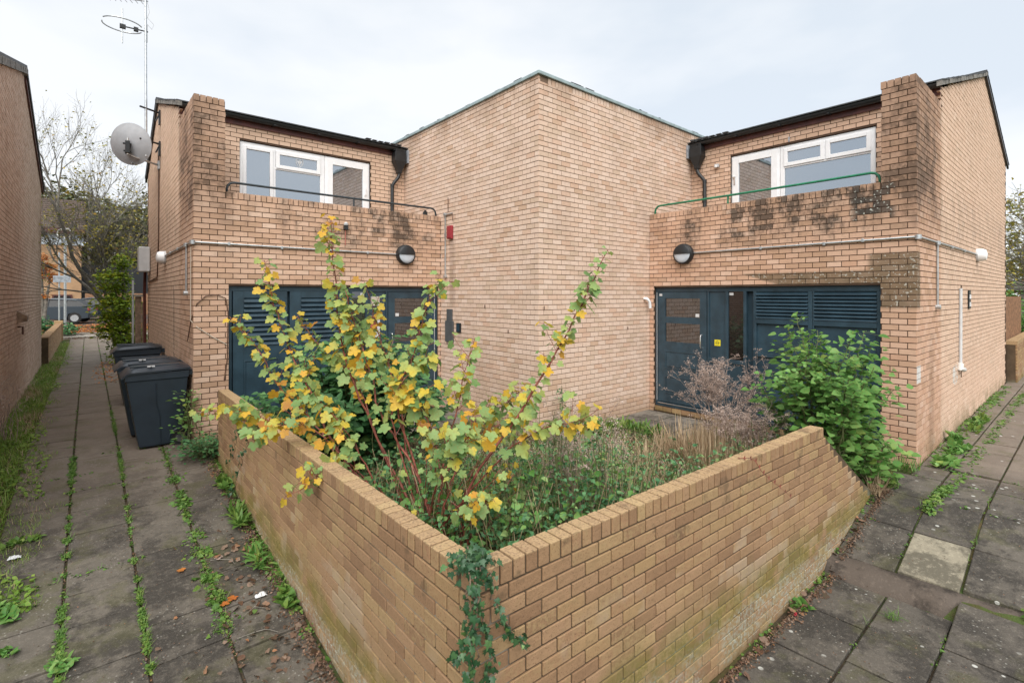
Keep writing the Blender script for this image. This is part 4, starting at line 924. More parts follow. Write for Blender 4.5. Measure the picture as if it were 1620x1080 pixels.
# ------------------------------------------------------------------ wheelie bins
def wheelie(label, X0, Y0, marks, dz=0, rot=0):
    g0 = ZL(Y0)+.004; t = thing('wheelie_bin', label, 'wheelie bin', (X0+.36, Y0+.29, g0), 'dark wheelie bins along the left house'); w_, d_, h = .58, .70, 1.02
    def lv(z, fx_, bx, sy): return [(X0+fx_, Y0+sy, z+g0), (X0+bx, Y0+sy, z+g0), (X0+bx, Y0+w_-sy, z+g0), (X0+fx_, Y0+w_-sy, z+g0)]
    L = [lv(.03, .16, .60, .06), lv(.05, .15, .62, .055), (lv(.90, .02, .68, .012)), lv(.905, .005, .69, .0), lv(.99, .0, .70, .0), lv(1.0, .012, .69, .01)]
    m = MB(); m.add(sum(L, []), [(k*4+i, k*4+(i+1) % 4, k*4+4+(i+1) % 4, k*4+4+i) for k in range(len(L)-1) for i in range(4)]+[(3, 2, 1, 0), (20, 21, 22, 23)])
    obj('body', m, 'bin', t, bevel=.012)
    # moulded crease on each side
    for sy in (Y0-.001, Y0+w_+.001):
        def yy(z): return sy+(.055*(1-z/.95) if sy < Y0+.1 else -.055*(1-z/.95))
        obj('side_crease', MB().tube([(X0+.33, yy(.86), g0+.86), (X0+.335, yy(.6), g0+.6), (X0+.375, yy(.42), g0+.42), (X0+.385, yy(.06), g0+.06)], .006, 5), 'bin', t, smooth=True)
    # lid
    nx, ny = 10, 6; m = MB(); V = []
    for top in (1, 0):
        for j in range(ny+1):
            for i in range(nx+1):
                u, v = i/nx, j/ny; ux = -.035+u*(d_+.045)
                dome = .055*(1-abs(2*v-1)**4)*(min(1, u*6))*min(1, (1-u)*5+.3)+.025*u
                lip = -.055 if (i == 0) else 0
                V.append((X0+ux, Y0-.02+v*(w_+.04), g0+1.012+dome*.9+lip*(1 if i == 0 else 0)-(0 if top else .022)))
    n0 = (nx+1)*(ny+1); F_ = []
    for j in range(ny):
        for i in range(nx):
            a = j*(nx+1)+i; F_.append((a, a+1, a+nx+2, a+nx+1)); F_.append((n0+a, n0+a+nx+1, n0+a+nx+2, n0+a+1))
    for i in range(nx):
        F_.append((i, n0+i, n0+i+1, i+1)); a = ny*(nx+1)+i; F_.append((a, a+1, n0+a+1, n0+a))
    for j in range(ny):
        a = j*(nx+1); F_.append((a, a+nx+1, n0+a+nx+1, n0+a)); a += nx; F_.append((a, n0+a, n0+a+nx+1, a+nx+1))
    m.add(V, F_); lid = obj('lid', m, 'binlid', t, smooth=True)
    # raised ribs on the lid, white painted number strokes
    for yr in (.12, .44): obj('lid_rib', MB().box(X0+.06, X0+.60, Y0+yr, Y0+yr+.02, g0+1.062, g0+1.085), 'binlid', t, bevel=.005)
    if marks:
        m = MB(); zz = g0+1.078
        for k in range(2): m.box(X0+.24, X0+.32, Y0+.05+k*.035, Y0+.063+k*.035, zz-.01, zz+.004)
        m.box(X0+.275, X0+.288, Y0+.05, Y0+.098, zz-.01, zz+.0041)
        obj('painted_number', m, 'paper', t)
    obj('handle', MB().tube([(X0+d_+.03, Y0+.06, g0+.98), (X0+d_+.07, Y0+.06, g0+.99), (X0+d_+.07, Y0+w_-.06, g0+.99), (X0+d_+.03, Y0+w_-.06, g0+.98)], .014, 8).box(X0+d_-.02, X0+d_+.06, Y0+.03, Y0+.09, g0+.93, g0+1.0).box(X0+d_-.02, X0+d_+.06, Y0+w_-.09, Y0+w_-.03, g0+.93, g0+1.0), 'bin', t)
    for yy_ in (Y0+.035, Y0+w_-.075):
        wh = obj('wheel', MB().lathe([(.0, 0), (.07, 0), (.07, .01), (.10, .0), (.10, .045), (.07, .035), (.0, .045)], (X0+.60, yy_-.01 if yy_ < Y0+.2 else yy_+.01, g0+.098), (0, 1, 0), 24), 'tyre', t, smooth=True)
        obj('rim', MB().lathe([(0, -.004), (.055, -.004), (.06, .004), (.06, .03)], (X0+.60, yy_-.01 if yy_ < Y0+.2 else yy_+.01, g0+.098), (0, 1, 0), 16), 'grey_box', wh)
    obj('wheel_arch', MB().tube([(X0+.60+.125*math.cos(a), Y0+.045, g0+.10+.125*math.sin(a)) for a in np.linspace(R(20), R(200), 10)], .012, 6), 'bin', t, smooth=True)
    return t
wheelie('nearest dark wheelie bin, in front of the left house corner', .345, 7.97, True)
wheelie('second dark wheelie bin, pressed close behind the nearest one', .30, 8.66, True)
wheelie('furthest dark wheelie bin, standing apart beyond the other two', .33, 11.2, False)

# ------------------------------------------------------------------ leaves
def leaf_lobed(seed=0, teeth=True):
    r_ = random.Random(seed); pts = [(0, 0)]
    prof = [(-0.11, -.12), (-.34, -.17), (-.50, -.02), (-.43, .14), (-.58, .28), (-.58, .50), (-.44, .58), (-.29, .55), (-.28, .74), (-.14, .90), (0, 1.0)]
    left = [(x*(1+r_.uniform(-.12, .12)), y+r_.uniform(-.03, .03), 0) for x, y in prof]
    right = [(-x*(1+r_.uniform(-.12, .12)), y+r_.uniform(-.03, .03), 0) for x, y in prof[:-1]][::-1]
    rim = left+right; fold, curl = r_.uniform(.10, .40), r_.uniform(.05, .45)
    V = [(0, .0, 0), (0, .42, 0)]+rim
    V = [(x, y, fold*abs(x)-curl*y*y*.6-.25*x*x+r_.uniform(-.02, .02)) for x, y, _ in V]
    n = len(rim); F = [(1, 2+i, 2+i+1) for i in range(n-1)]+[(0, 2, 1), (0, 1, 2+n-1)]
    return np.array(V), F
def leaf_ovate(seed=0, wd=.36, tip=1.0):
    r_ = random.Random(100+seed); fold, curl = r_.uniform(.1, .4), r_.uniform(.1, .5)
    hw = [(0, .0), (.12, .62), (.30, 1.0), (.55, .86), (.80, .42), (1.0, 0)]
    V = []; 
    for y, h in hw: V += [(-h*wd*r_.uniform(.9, 1.1), y, 0), (0, y, 0), (h*wd*r_.uniform(.9, 1.1), y, 0)]
    V = [(x, y, fold*abs(x)-curl*y*y*.5) for x, y, _ in V]; F = []
    for i in range(5):
        a = 3*i
        F += [(a, a+1, a+4), (a, a+4, a+3), (a+1, a+2, a+5), (a+1, a+5, a+4)]
    return np.array(V), F
def leaf_blade(seed=0, wd=.05):
    r_ = random.Random(200+seed); curl = r_.uniform(.1, .7); V = []
    for i, y in enumerate((0, .35, .7)): h = wd*(1-.45*i/2); V += [(-h, y*(1-.2*curl*y), -curl*y*y*.5), (h, y*(1-.2*curl*y), -curl*y*y*.5)]
    V.append((0, 1-.25*curl, -curl*.5)); return np.array(V), [(0, 1, 3), (0, 3, 2), (2, 3, 5), (2, 5, 4), (4, 5, 6)]
def leaf_small(seed=0):
    return np.array([(0, 0, 0), (-.32, .4, .08), (0, 1, -.15), (.32, .4, .08), (0, .45, 0)]), [(0, 4, 1), (1, 4, 2), (2, 4, 3), (3, 4, 0)]
def leaf_ivy(seed=0):
    r_ = random.Random(300+seed); rim = [(-.12, -.15), (-.45, -.05), (-.30, .22), (-.52, .42), (-.20, .48), (0, 1.0), (.20, .48), (.52, .42), (.30, .22), (.45, -.05), (.12, -.15)]
    V = [(0, 0, 0), (0, .35, .03)]+[(x*r_.uniform(.85, 1.15), y+r_.uniform(-.04, .04), -.12*abs(x)-.1*y*y) for x, y in rim]; n = len(rim)
    return np.array(V), [(1, 2+i, 3+i) for i in range(n-1)]+[(0, 2, 1), (0, 1, 1+n)]
T_LOBED = [leaf_lobed(i) for i in range(6)]; T_OV = [leaf_ovate(i) for i in range(4)]; T_OVW = [leaf_ovate(i+9, .44) for i in range(4)]
T_BL = [leaf_blade(i, .028) for i in range(4)]; T_FINE = [leaf_blade(i+20, .012) for i in range(5)]; T_WB = [leaf_blade(i+7, .12) for i in range(4)]; T_SM = [leaf_small()]; T_IVY = [leaf_ivy(i) for i in range(4)]

def frame(y, n):       # rotation with local y along y, local z towards n
    y = Vector(y).normalized(); z = Vector(n); z = z-y*z.dot(y)
    if z.length < 1e-4: z = y.orthogonal()
    z.normalize(); x = y.cross(z); return np.array([[x.x, y.x, z.x], [x.y, y.y, z.y], [x.z, y.z, z.z]])
class Leaves:
    def __init__(s, T): s.T = T; s.L = []
    def put(s, p, y, n, size): s.L.append((tuple(p), frame(y, n), size, random.randrange(len(s.T))))
    def rand(s, p, size, up=.6, droop=.2):
        a = random.uniform(0, 6.283); y = Vector((math.cos(a), math.sin(a), random.uniform(-.5, .5)-droop)); n = Vector((random.gauss(0, .5), random.gauss(0, .5), up+random.random()*.5))
        s.put(p, y, n, size)
    def build(s, parent, mat, name='foliage', limit=0, lname='leaf', top=False):
        idx = list(range(len(s.L))); pick = set()
        if limit:
            sc_ = []
            for i, (p, Rm, sz, k) in enumerate(s.L):
                pr = project(p); v = Vector(p)-EYE; nrm = Vector((Rm[0, 2], Rm[1, 2], Rm[2, 2]))
                sc_.append(sz*sz*(abs(nrm.dot(v.normalized()))+.15)/v.length_squared if pr and 0 < pr[0] < 1620 and 0 < pr[1] < 1080 else 0)
            pick = set(i for i in sorted(idx, key=lambda i: -sc_[i])[:limit] if sc_[i] > 0)
            base = base_of(parent); cache = {}
            for i in sorted(pick):
                p, Rm, sz, k = s.L[i]
                if k not in cache:
                    me = bpy.data.meshes.new(lname); V, F = s.T[k]; me.from_pydata([tuple(v) for v in V], [], F); finish(me, mat, 'all'); cache[k] = me
                o = bpy.data.objects.new(lname, cache[k]); col.objects.link(o); o.parent = parent
                M4 = Matrix(Rm.tolist()).to_4x4(); M4 = Matrix.Translation(Vector(p)-base) @ M4 @ Matrix.Scale(sz, 4)
                o.matrix_local = M4
        V = []; F = []; off = 0
        for i in idx:
            if i in pick: continue
            p, Rm, sz, k = s.L[i]; tv, tf = s.T[k]; V.append((tv*sz) @ Rm.T+np.array(p)); F.append(np.array(tf)+off); off += len(tv)
        if not V: return None
        o = bulk(name, np.concatenate(V), np.concatenate(F), mat, parent, True); tag(o, kind='stuff'); return o

def catmull(P, n=6):
    P = [Vector(p) for p in P]; Q = [P[0]*2-P[1]]+P+[P[-1]*2-P[-2]]; out = []
    for i in range(1, len(Q)-2):
        for k in range(n):
            t = k/n; a, b, c, d_ = Q[i-1], Q[i], Q[i+1], Q[i+2]
            out.append(.5*((2*b)+(c-a)*t+(2*a-5*b+4*c-d_)*t*t+(3*b-a-3*c+d_)*t**3))
    out.append(P[-1]); return out
def jitter(P, j):
    return [p+Vector((random.gauss(0, j), random.gauss(0, j), random.gauss(0, j))) if 0 < i < len(P)-1 else p for i, p in enumerate(P)]

# ---- the big autumn currant bush behind the corner of the garden wall
BUSH = thing('currant_bush', 'tall red-stemmed bush with lobed green and yellow leaves behind the wall corner', 'bush', (2.1, 3.3, .02))
STEMS = [
    ([(1.99, 3.23, 0.30), (1.94, 3.47, 0.74), (1.78, 3.73, 1.16), (1.73, 3.85, 1.55), (1.67, 3.97, 1.87), (1.61, 4.01, 2.13)], 0.011, 0.35, 0.078, 0.05),
    ([(1.95, 3.33, 0.30), (1.86, 3.80, 0.78), (1.69, 4.01, 1.34), (1.60, 4.09, 1.76), (1.56, 4.12, 2.29), (1.54, 4.14, 2.74)], 0.012, 0.4, 0.072, 0.038),
    ([(1.99, 3.23, 0.30), (1.95, 3.53, 0.83), (1.88, 3.65, 1.27), (2.02, 3.66, 1.56), (2.09, 3.60, 1.87), (2.16, 3.55, 2.17)], 0.011, 0.42, 0.08, 0.048),
    ([(1.92, 3.48, 0.28), (1.71, 4.06, 0.53), (1.55, 4.59, 0.94), (1.40, 4.98, 1.18), (1.25, 5.36, 1.61), (1.08, 5.65, 1.88)], 0.01, 0.42, 0.08, 0.05),
    ([(1.92, 3.48, 0.28), (1.58, 4.03, 0.78), (1.46, 4.41, 1.26), (1.37, 4.61, 1.57), (1.26, 4.77, 2.01), (1.21, 4.88, 2.41)], 0.011, 0.42, 0.076, 0.042),
    ([(1.92, 3.48, 0.28), (1.71, 4.06, 0.43), (1.45, 4.54, 0.79), (1.16, 5.05, 1.00), (0.80, 5.62, 0.98)], 0.009, 0.4, 0.076, 0.045),
    ([(2.01, 3.35, 0.23), (1.73, 3.64, 0.50), (1.50, 3.58, 0.77), (1.34, 3.59, 0.86), (1.17, 3.54, 0.79), (1.02, 3.60, 0.72)], 0.006, 0.4, 0.062, 0.06),
    ([(2.02, 3.14, 0.30), (2.28, 3.05, 0.78), (2.60, 2.91, 1.24), (2.83, 2.78, 1.65), (3.04, 2.67, 2.08), (3.18, 2.55, 2.46)], 0.013, 0.38, 0.064, 0.06),
    ([(1.99, 3.23, 0.30), (2.22, 2.97, 0.72), (2.40, 2.75, 1.02), (2.58, 2.54, 1.16), (2.77, 2.37, 1.16)], 0.008, 0.45, 0.085, 0.045),
    ([(1.99, 3.23, 0.30), (2.11, 3.32, 0.74), (2.25, 3.34, 1.17), (2.36, 3.38, 1.46), (2.48, 3.40, 1.74)], 0.009, 0.45, 0.072, 0.05),
    ([(1.95, 3.33, 0.30), (1.89, 3.52, 0.74), (1.81, 3.58, 1.14), (1.89, 3.52, 1.44), (2.13, 3.44, 1.62)], 0.009, 0.42, 0.082, 0.05),
    ([(1.92, 3.48, 0.28), (1.70, 3.68, 0.65), (1.58, 3.77, 0.94), (1.47, 4.00, 1.17), (1.31, 4.27, 1.40)], 0.009, 0.35, 0.082, 0.045),
    ([(2.01, 3.35, 0.23), (1.67, 3.97, 0.36), (1.50, 4.37, 0.55), (1.29, 4.94, 0.79), (1.07, 5.39, 0.95)], 0.008, 0.35, 0.078, 0.045),
    ([(2.02, 3.14, 0.30), (2.03, 2.87, 0.62), (2.04, 2.66, 0.72), (1.87, 2.61, 0.72), (1.80, 2.61, 0.69)], 0.005, 0.45, 0.062, 0.05),
    ([(1.99, 3.23, 0.30), (2.40, 3.48, 0.75), (2.68, 3.50, 1.07), (2.87, 3.47, 1.11), (3.07, 3.43, 1.26)], 0.008, 0.45, 0.07, 0.05),
    ([(1.99, 3.23, 0.30), (2.17, 3.41, 0.61), (2.38, 3.36, 0.88), (2.58, 3.19, 1.04), (2.88, 3.06, 1.17)], 0.008, 0.35, 0.085, 0.042),
    ([(1.92, 3.48, 0.28), (1.96, 4.11, 0.79), (1.91, 4.55, 1.30), (1.67, 4.88, 1.65), (1.56, 5.10, 1.89)], 0.009, 0.4, 0.078, 0.045),
    ([(1.95, 3.33, 0.30), (2.03, 3.79, 0.96), (2.00, 4.08, 1.57), (1.96, 4.24, 1.91), (2.00, 4.21, 2.08)], 0.009, 0.45, 0.072, 0.045),
    ([(2.02, 3.14, 0.30), (2.06, 3.24, 0.59), (2.07, 3.36, 0.94), (1.96, 3.45, 1.24), (1.73, 3.64, 1.44)], 0.009, 0.35, 0.088, 0.045),
    ([(1.92, 3.48, 0.28), (1.58, 3.77, 0.74), (1.40, 3.93, 0.99), (1.21, 4.09, 1.09), (0.98, 4.29, 0.99)], 0.007, 0.35, 0.076, 0.05),
    ([(2.01, 3.35, 0.23), (1.91, 3.10, 0.71), (1.99, 2.97, 0.96), (2.03, 2.87, 1.11), (2.05, 2.85, 1.24)], 0.007, 0.4, 0.088, 0.05),
]

LV = Leaves(T_LOBED); stem_n = 0
def leafy(path, f0, size, step, n_up=.7, petiole=.045, double=1, twig=.0):
    """leaves with short stalks along a path from fraction f0"""
    L = 0; acc = 0; tot = sum((path[i+1]-path[i]).length for i in range(len(path)-1)); st = MB(); side = 0
    for i in range(len(path)-1):
        a, b = path[i], path[i+1]; d_ = (b-a); l = d_.length; t = d_.normalized()
        while acc < L+l:
            f = acc/tot
            if f >= f0:
                p = a+d_*((acc-L)/l); side += 2.4+random.uniform(-.4, .4); u = t.orthogonal().normalized(); v = t.cross(u)
                o_ = (u*math.cos(side)+v*math.sin(side)+t*.35+Vector((0, 0, .25))).normalized()
                pl_ = petiole*random.uniform(.6, 1.4); e_ = p+o_*pl_
                sz = size*random.uniform(.5, 1.35)*.90*(1-.35*max(0, (f-.85)/.15))
                cam_d = (EYE-p).normalized()
                n = Vector((random.gauss(0, .4), random.gauss(0, .4), n_up))+cam_d*.55
                LV.put(e_, o_+Vector((0, 0, -.45-random.random()*.9)), n, sz); st.tube([p, e_], .0018, 3, False)
            acc += step*random.uniform(.65, 1.25)*(.72 if f > .65 else 1.05)
        L += l
    return st
for path, r0, f0, size, step in STEMS:
    size = size*(1.25 if r0 >= .0125 else 1.08)
    f0 = f0+.10 if r0 < .0125 else .34; step = step*.62 if r0 < .0125 else .031
    pts = jitter(catmull(path, 5), .006); k = len(pts); rs = [r0*(1-.75*i/(k-1)) for i in range(k)]
    st = obj('stem', MB().tube(pts, rs, 7), 'red_stem', BUSH, smooth='all')
    tw = leafy(pts, f0, size, step)
    # short side shoots
    m = MB(); m.v, m.f = tw.v, tw.f; ns = max(2, int(k*(1-f0)*.55))
    for q in range(ns):
        i = int(k*(f0*.8+(1-f0*.8)*random.random()**1.2*.85)); i = min(max(i, 1), k-2); p = pts[i]; d_ = (pts[i+1]-pts[i-1]).normalized()
        o_ = Vector((random.gauss(0, 1), random.gauss(0, 1), random.gauss(0, .5))).normalized(); dr_ = (d_*.7+o_*.8+Vector((0, 0, .35))).normalized()
        Ls = random.uniform(.10, .30)*(1 if r0 > .006 else .6); sh = [p, p+dr_*Ls*.5, p+(dr_+Vector((0, 0, .12))).normalized()*Ls]
        sh = catmull(sh, 3); m.tube(sh, [.0032, .0028, .0026, .0022, .002, .0018, .0015][:len(sh)], 4, False)
        t2 = leafy(sh, .15, size*.92, .045); o2 = len(m.v); m.v += t2.v; m.f += [tuple(a+o2 for a in f) for f in t2.f]
    tag(obj('twigs', m, 'red_stem', BUSH), kind='stuff')
random.seed(77)
for q in range(26):     # thin bare red shoots crowding the base
    a = random.uniform(0, 6.283); b = Vector((2.05+random.gauss(0, .10), 3.2+random.gauss(0, .16), .0)); l = random.uniform(.5, 1.15); rr = random.uniform(.15, .62)
    if b.x+math.cos(a)*rr < 1.5: a = math.pi-a
    P_ = jitter(catmull([b, b+Vector((math.cos(a)*rr*.4, math.sin(a)*rr*.4, l*.55)), b+Vector((math.cos(a)*rr, math.sin(a)*rr, l))], 4), .01)
    obj('stem', MB().tube(P_, [.0062*(1-.65*i/(len(P_)-1)) for i in range(len(P_))], 5), 'red_stem', BUSH, smooth='all')
    tw = leafy(P_, .86, .07, .06); tag(obj('twigs', tw, 'red_stem', BUSH), kind='stuff')
LV.build(BUSH, 'l_autumn', 'foliage', 300)

# ---- broad leaved shrubs
def dome_bush(name, label, c, rad, h, nst, nleaf, size, T, mat, stem_mat, limit=300, z0=.03, spread=.9, shape=None, droop=.3):
    t = thing(name, label, 'bush', (c[0], c[1], z0)); LVb = Leaves(T); m = MB()
    tips = []
    for i in range(nst):
        a = random.uniform(0, 6.283); rr = math.sqrt(random.random())*rad*spread; hh = h*(1-.55*(rr/rad)**2)*random.uniform(.60, 1.04)
        tip = Vector((c[0]+rr*math.cos(a), c[1]+rr*math.sin(a), z0+hh)); b = Vector((c[0]+random.gauss(0, .08), c[1]+random.gauss(0, .08), z0-.05))
        if shape: tip = shape(tip)
        mid = b.lerp(tip, .5)+Vector((math.cos(a)*rr*.05, math.sin(a)*rr*.05, hh*.12)); P = jitter(catmull([b, mid, tip], 6), .012); m.tube(P, [.009*(1-.8*q/(len(P)-1))+.0012 for q in range(len(P))], 5, False); tips.append(P)
    per = nleaf//nst
    for P in tips:
        for q in range(per):
            f = 1-random.random()**1.5*.78; i = min(int(f*(len(P)-1)), len(P)-2); p = P[i].lerp(P[i+1], random.random())
            a = random.uniform(0, 6.283); o_ = Vector((math.cos(a), math.sin(a), random.uniform(-.2, .5))); dist = random.random()*.17*(1.15-f*.6)/.6
            pp = p+o_*dist; outw = Vector((pp.x-c[0], pp.y-c[1], .15)); outw.normalize()
            LVb.put(pp, outw*.8+o_*.8+Vector((0, 0, -droop)), Vector((random.gauss(0, .35), random.gauss(0, .35), .7))+outw*.45+(EYE-pp).normalized()*.35, size*random.uniform(.6, 1.25)*(1 if f < .93 else .6))
            if q % 2 == 0: m.tube([p, pp], .0015, 3, False)
    tag(obj('branches', m, stem_mat, t), kind='stuff'); LVb.build(t, mat, 'foliage', limit); return t
dome_bush('green_shrub', 'leafy bright green shrub before the right louvred panels, spilling over the wall end', (6.24, 1.98), .74, 2.02, 46, 2500, .088, T_OVW, 'l_green', 'green_stem', 300, .0)
dome_bush('green_shrub', 'low leafy green growth spilling round the raked end of the garden wall', (6.62, 1.72), .34, .72, 16, 620, .085, T_OVW, 'l_green', 'green_stem', 120, -.02)
dome_bush('green_shrub', 'dark green broad-leaved shrub behind the currant bush, against the left house doors', (2.45, 5.7), 1.20, 1.80, 70, 4600, .115, T_OV, 'l_dark', 'green_stem', 300, .0)
dome_bush('green_shrub', 'small dark green shrub at the far end of the left garden wall', (1.62, 6.85), .42, .95, 16, 600, .10, T_OV, 'l_dark', 'green_stem', 150, .0)
dome_bush('green_shrub', 'low grey-green bush at the foot of the left pier beside the bins', (1.12, 7.35), .28, .36, 14, 520, .05, T_OV, 'l_dark', 'green_stem', 60, ZL(7.3))
dome_bush('green_shrub', 'small climbing weed behind the nearest wheelie bin', (1.02, 7.78), .12, .85, 7, 160, .06, T_OV, 'l_green', 'green_stem', 30, ZL(7.8))

# ---- dead umbellifers and dry grasses
def dead_plant(label, c, h, spread, nst, heads, seed):
    random.seed(seed); t = thing('dead_plant', label, 'dead plant', (c[0], c[1], .02)); LVb = Leaves(T_SM); m = MB()
    for i in range(nst):
        a = random.uniform(0, 6.283); rr = spread*math.sqrt(random.random()); tip = Vector((c[0]+rr*math.cos(a), c[1]+rr*math.sin(a), h*random.uniform(.55, 1)))
        b = Vector((c[0]+random.gauss(0, .06), c[1]+random.gauss(0, .06), 0)); P = jitter(catmull([b, b.lerp(tip, .5)+Vector((0, 0, .12*h)), tip], 5), .012)
        m.tube(P, [.005*(1-.7*q/(len(P)-1)) for q in range(len(P))], 4, False)
        for k in range(heads):
            i0 = random.randrange(len(P)//2, len(P)); p = P[i0]; o_ = Vector((random.gauss(0, .6), random.gauss(0, .6), random.uniform(.1, 1))).normalized(); e_ = p+o_*random.uniform(.05, .22)
            mid = p.lerp(e_, .5)+Vector((random.gauss(0, .01), random.gauss(0, .01), 0)); m.tube([p, mid, e_], [.0022, .002, .0015], 3, False)
            for q in range(4):
                e2 = e_+Vector((random.gauss(0, .03), random.gauss(0, .03), random.gauss(.015, .02))); m.tube([e_, e2], .001, 3, False)
                for w_ in range(9): LVb.rand(e2+Vector((random.gauss(0, .010), random.gauss(0, .010), random.gauss(0, .010))), random.uniform(.008, .020))
    tag(obj('stems', m, 'dead_stem', t), kind='stuff'); LVb.build(t, 'l_dead', 'seed_heads'); return t
dead_plant('dead grey branching plant with dry seed heads in front of the right blue door', (6.55, 3.30), 1.22, .66, 30, 11, 3)
dead_plant('tall pale dry stalks with fluffy seed heads just inside the wall corner', (3.0, 2.75), 1.12, .50, 22, 4, 4)
dead_plant('withered brown plant beside the raked end of the wall, left of the green shrub', (5.85, 2.75), .78, .48, 30, 8, 8)
def tufts(name, label, cat, pts, T, mat, n, size, lean=.7, parent=None, kind=None, group=None, up=0.0):
    LVb = Leaves(T)
    for (x, y, z, s_) in pts:
        for k in range(n):
            a = random.uniform(0, 6.283); l = random.random()*lean; yv = Vector((math.cos(a)*l, math.sin(a)*l, 1-.4*l)); nv = Vector((-math.cos(a), -math.sin(a), .3+up))
            rr = random.random()*s_*.35*(.5 if lean < 1.2 else .3); LVb.put((x+math.cos(a)*rr, y+math.sin(a)*rr, z), yv, -nv, size*s_*random.uniform(.5, 1.15)*5)
    if parent is None and kind is None:
        o = LVb.build(None, mat, name); del o['kind']; 
        return tag(o, label, cat, group)
    o = LVb.build(parent, mat, name); return o
random.seed(21)
P = [(5.80+random.gauss(0, .24), 2.95+random.gauss(0, .30), .0, random.uniform(.7, 1.45)) for _ in range(110)]
o = tufts('dry_grass', 'bleached clump of dry grass in the garden before the dead grey plant', 'dry grass', P, T_FINE, 'l_dry', 55, .085, 1.5); tag(o, kind='stuff')
# ---- undergrowth carpet of the garden
def inside(x, y): return 1.5 < x < 6.5 and 1.98 < y < 7.0 and not (x > 4.93 and y > 5.2) and not (x > 6.44) and not (y > 6.6)
def cov_h(x, y):
    d_ = math.hypot(x-2.9, y-2.9); near = max(0, 1-d_/2.6); n_ = .5+.5*math.sin(x*2.3+1.1)*math.sin(y*2.9+.4)
    return .04+.70*near**.75*(.55+.5*n_)+.10*n_+(.20 if x < 2.6 and y < 5.5 else 0)*n_+(.22 if y < 2.6 and x > 4 else 0)
LC = Leaves(T_OV+T_SM); # upright nettles, herbs and brambles rising out of the carpet
random.seed(91); LN = Leaves(T_OV); mn = MB()
for _ in range(330):
    x, y = (random.gauss(2.9, .75), random.gauss(2.75, .5)) if random.random() < .75 else (random.uniform(3.5, 6.3), random.gauss(2.35, .2))
    if not inside(x, y): continue
    h = cov_h(x, y)+random.uniform(.05, .42); b = Vector((x, y, 0)); e_ = b+Vector((random.gauss(0, .10), random.gauss(0, .10), h)); Pn = jitter(catmull([b, b.lerp(e_, .5)+Vector((random.gauss(0, .02), random.gauss(0, .02), 0)), e_], 4), .006)
    mn.tube(Pn, .0022, 3, False); sz = random.choice((.035, .045, .06, .07))
    for q in range(random.randint(8, 20)):
        f = .25+.75*random.random(); pp = Pn[int(f*(len(Pn)-1))]; a = random.uniform(0, 6.283); LN.put(pp, (math.cos(a), math.sin(a), random.uniform(-.5, .3)), (random.gauss(0, .4), random.gauss(0, .4), 1), sz*random.uniform(.5, 1.2)*(1.2-.6*f))
tag(LN.build(None, 'l_cover', 'herb_leaves'), 'upright nettles and herbs rising from the undergrowth inside the wall', 'herbs'); tag(obj('herb_stems', mn, 'green_stem'), 'thin green stems of the herbs inside the garden wall', 'stems', kind='stuff')
LG = Leaves(T_FINE+T_BL[:1]); LDr = Leaves(T_FINE); LS = Leaves(T_SM); stx = MB()
cnt = 0
while cnt < 15000:
    x, y = random.uniform(1.45, 6.5), random.uniform(1.9, 7.0)
    if not inside(x, y): continue
    h = cov_h(x, y)
    if random.random() > min(1, .12+h*1.9): continue
    cnt += 1; z = h*(random.random()**.45)*(.75+.5*math.sin(x*11+y*7)*math.sin(y*13-x*5)+.1); LC.rand((x+random.gauss(0, .02), y, max(0, z)), random.uniform(.016, .055)*(1.1 if h > .4 else .85))
LC.build(None, 'l_cover', 'undergrowth'); tag(bpy.data.objects['undergrowth'], 'tangled green brambles and nettles filling the garden inside the wall', 'undergrowth')
LC2 = Leaves(T_OV)
for _ in range(17000):
    x, y = random.uniform(1.45, 6.5), random.uniform(1.9, 7.0)
    if not inside(x, y): continue
    near_ = math.hypot(x-2.8, y-2.8) < 1.35
    if near_ and random.random() < .55: LC2.rand((x, y, cov_h(x, y)*(.5+.6*random.random())), random.uniform(.03, .075)); continue
    a = random.uniform(0, 6.283); l = random.uniform(.2, .9); (LG if random.random() < (.35 if cov_h(x, y) < .3 else .6) else LDr).put((x, y, cov_h(x, y)*random.random()*.45), (math.cos(a)*l, math.sin(a)*l, 1-.5*l), (-math.cos(a), -math.sin(a), .4), random.uniform(.07, .24))
tag(LC2.build(None, 'l_green', 'bramble_leaves'), 'broader bramble leaves over the undergrowth just inside the wall corner', 'brambles'); tag(LG.build(None, 'l_weed', 'green_grass'), 'thin green grass growing through the garden undergrowth', 'grass'); tag(LDr.build(None, 'l_dry', 'dry_grass_litter'), 'bleached dry grass lying over the middle of the garden', 'dry grass')
for _ in range(5200):
    x, y = random.uniform(3.2, 6.45), random.uniform(2.3, 5.4)
    if inside(x, y): LS.rand((x, y, cov_h(x, y)*random.random()*.9), random.uniform(.012, .035))
tag(LS.build(None, 'l_dead', 'withered_weeds'), 'withered brown weeds between garden wall and tower', 'dead weeds')
m = MB()
for _ in range(420):
    x, y = random.gauss(3.3, 1.0), random.gauss(2.9, .6)
    if not inside(x, y): continue
    a = random.uniform(0, 6.283); h = cov_h(x, y)+random.uniform(0, .22); b = Vector((x, y, 0)); e_ = Vector((x+math.cos(a)*.22, y+math.sin(a)*.22, h)); P = catmull([b, b.lerp(e_, .6)+Vector((0, 0, .06)), e_], 4); m.tube(P, .0022, 3, False)
tag(obj('straw_stems', m, 'straw'), 'pale broken stalks standing in the undergrowth', 'dead stalks', kind='stuff')

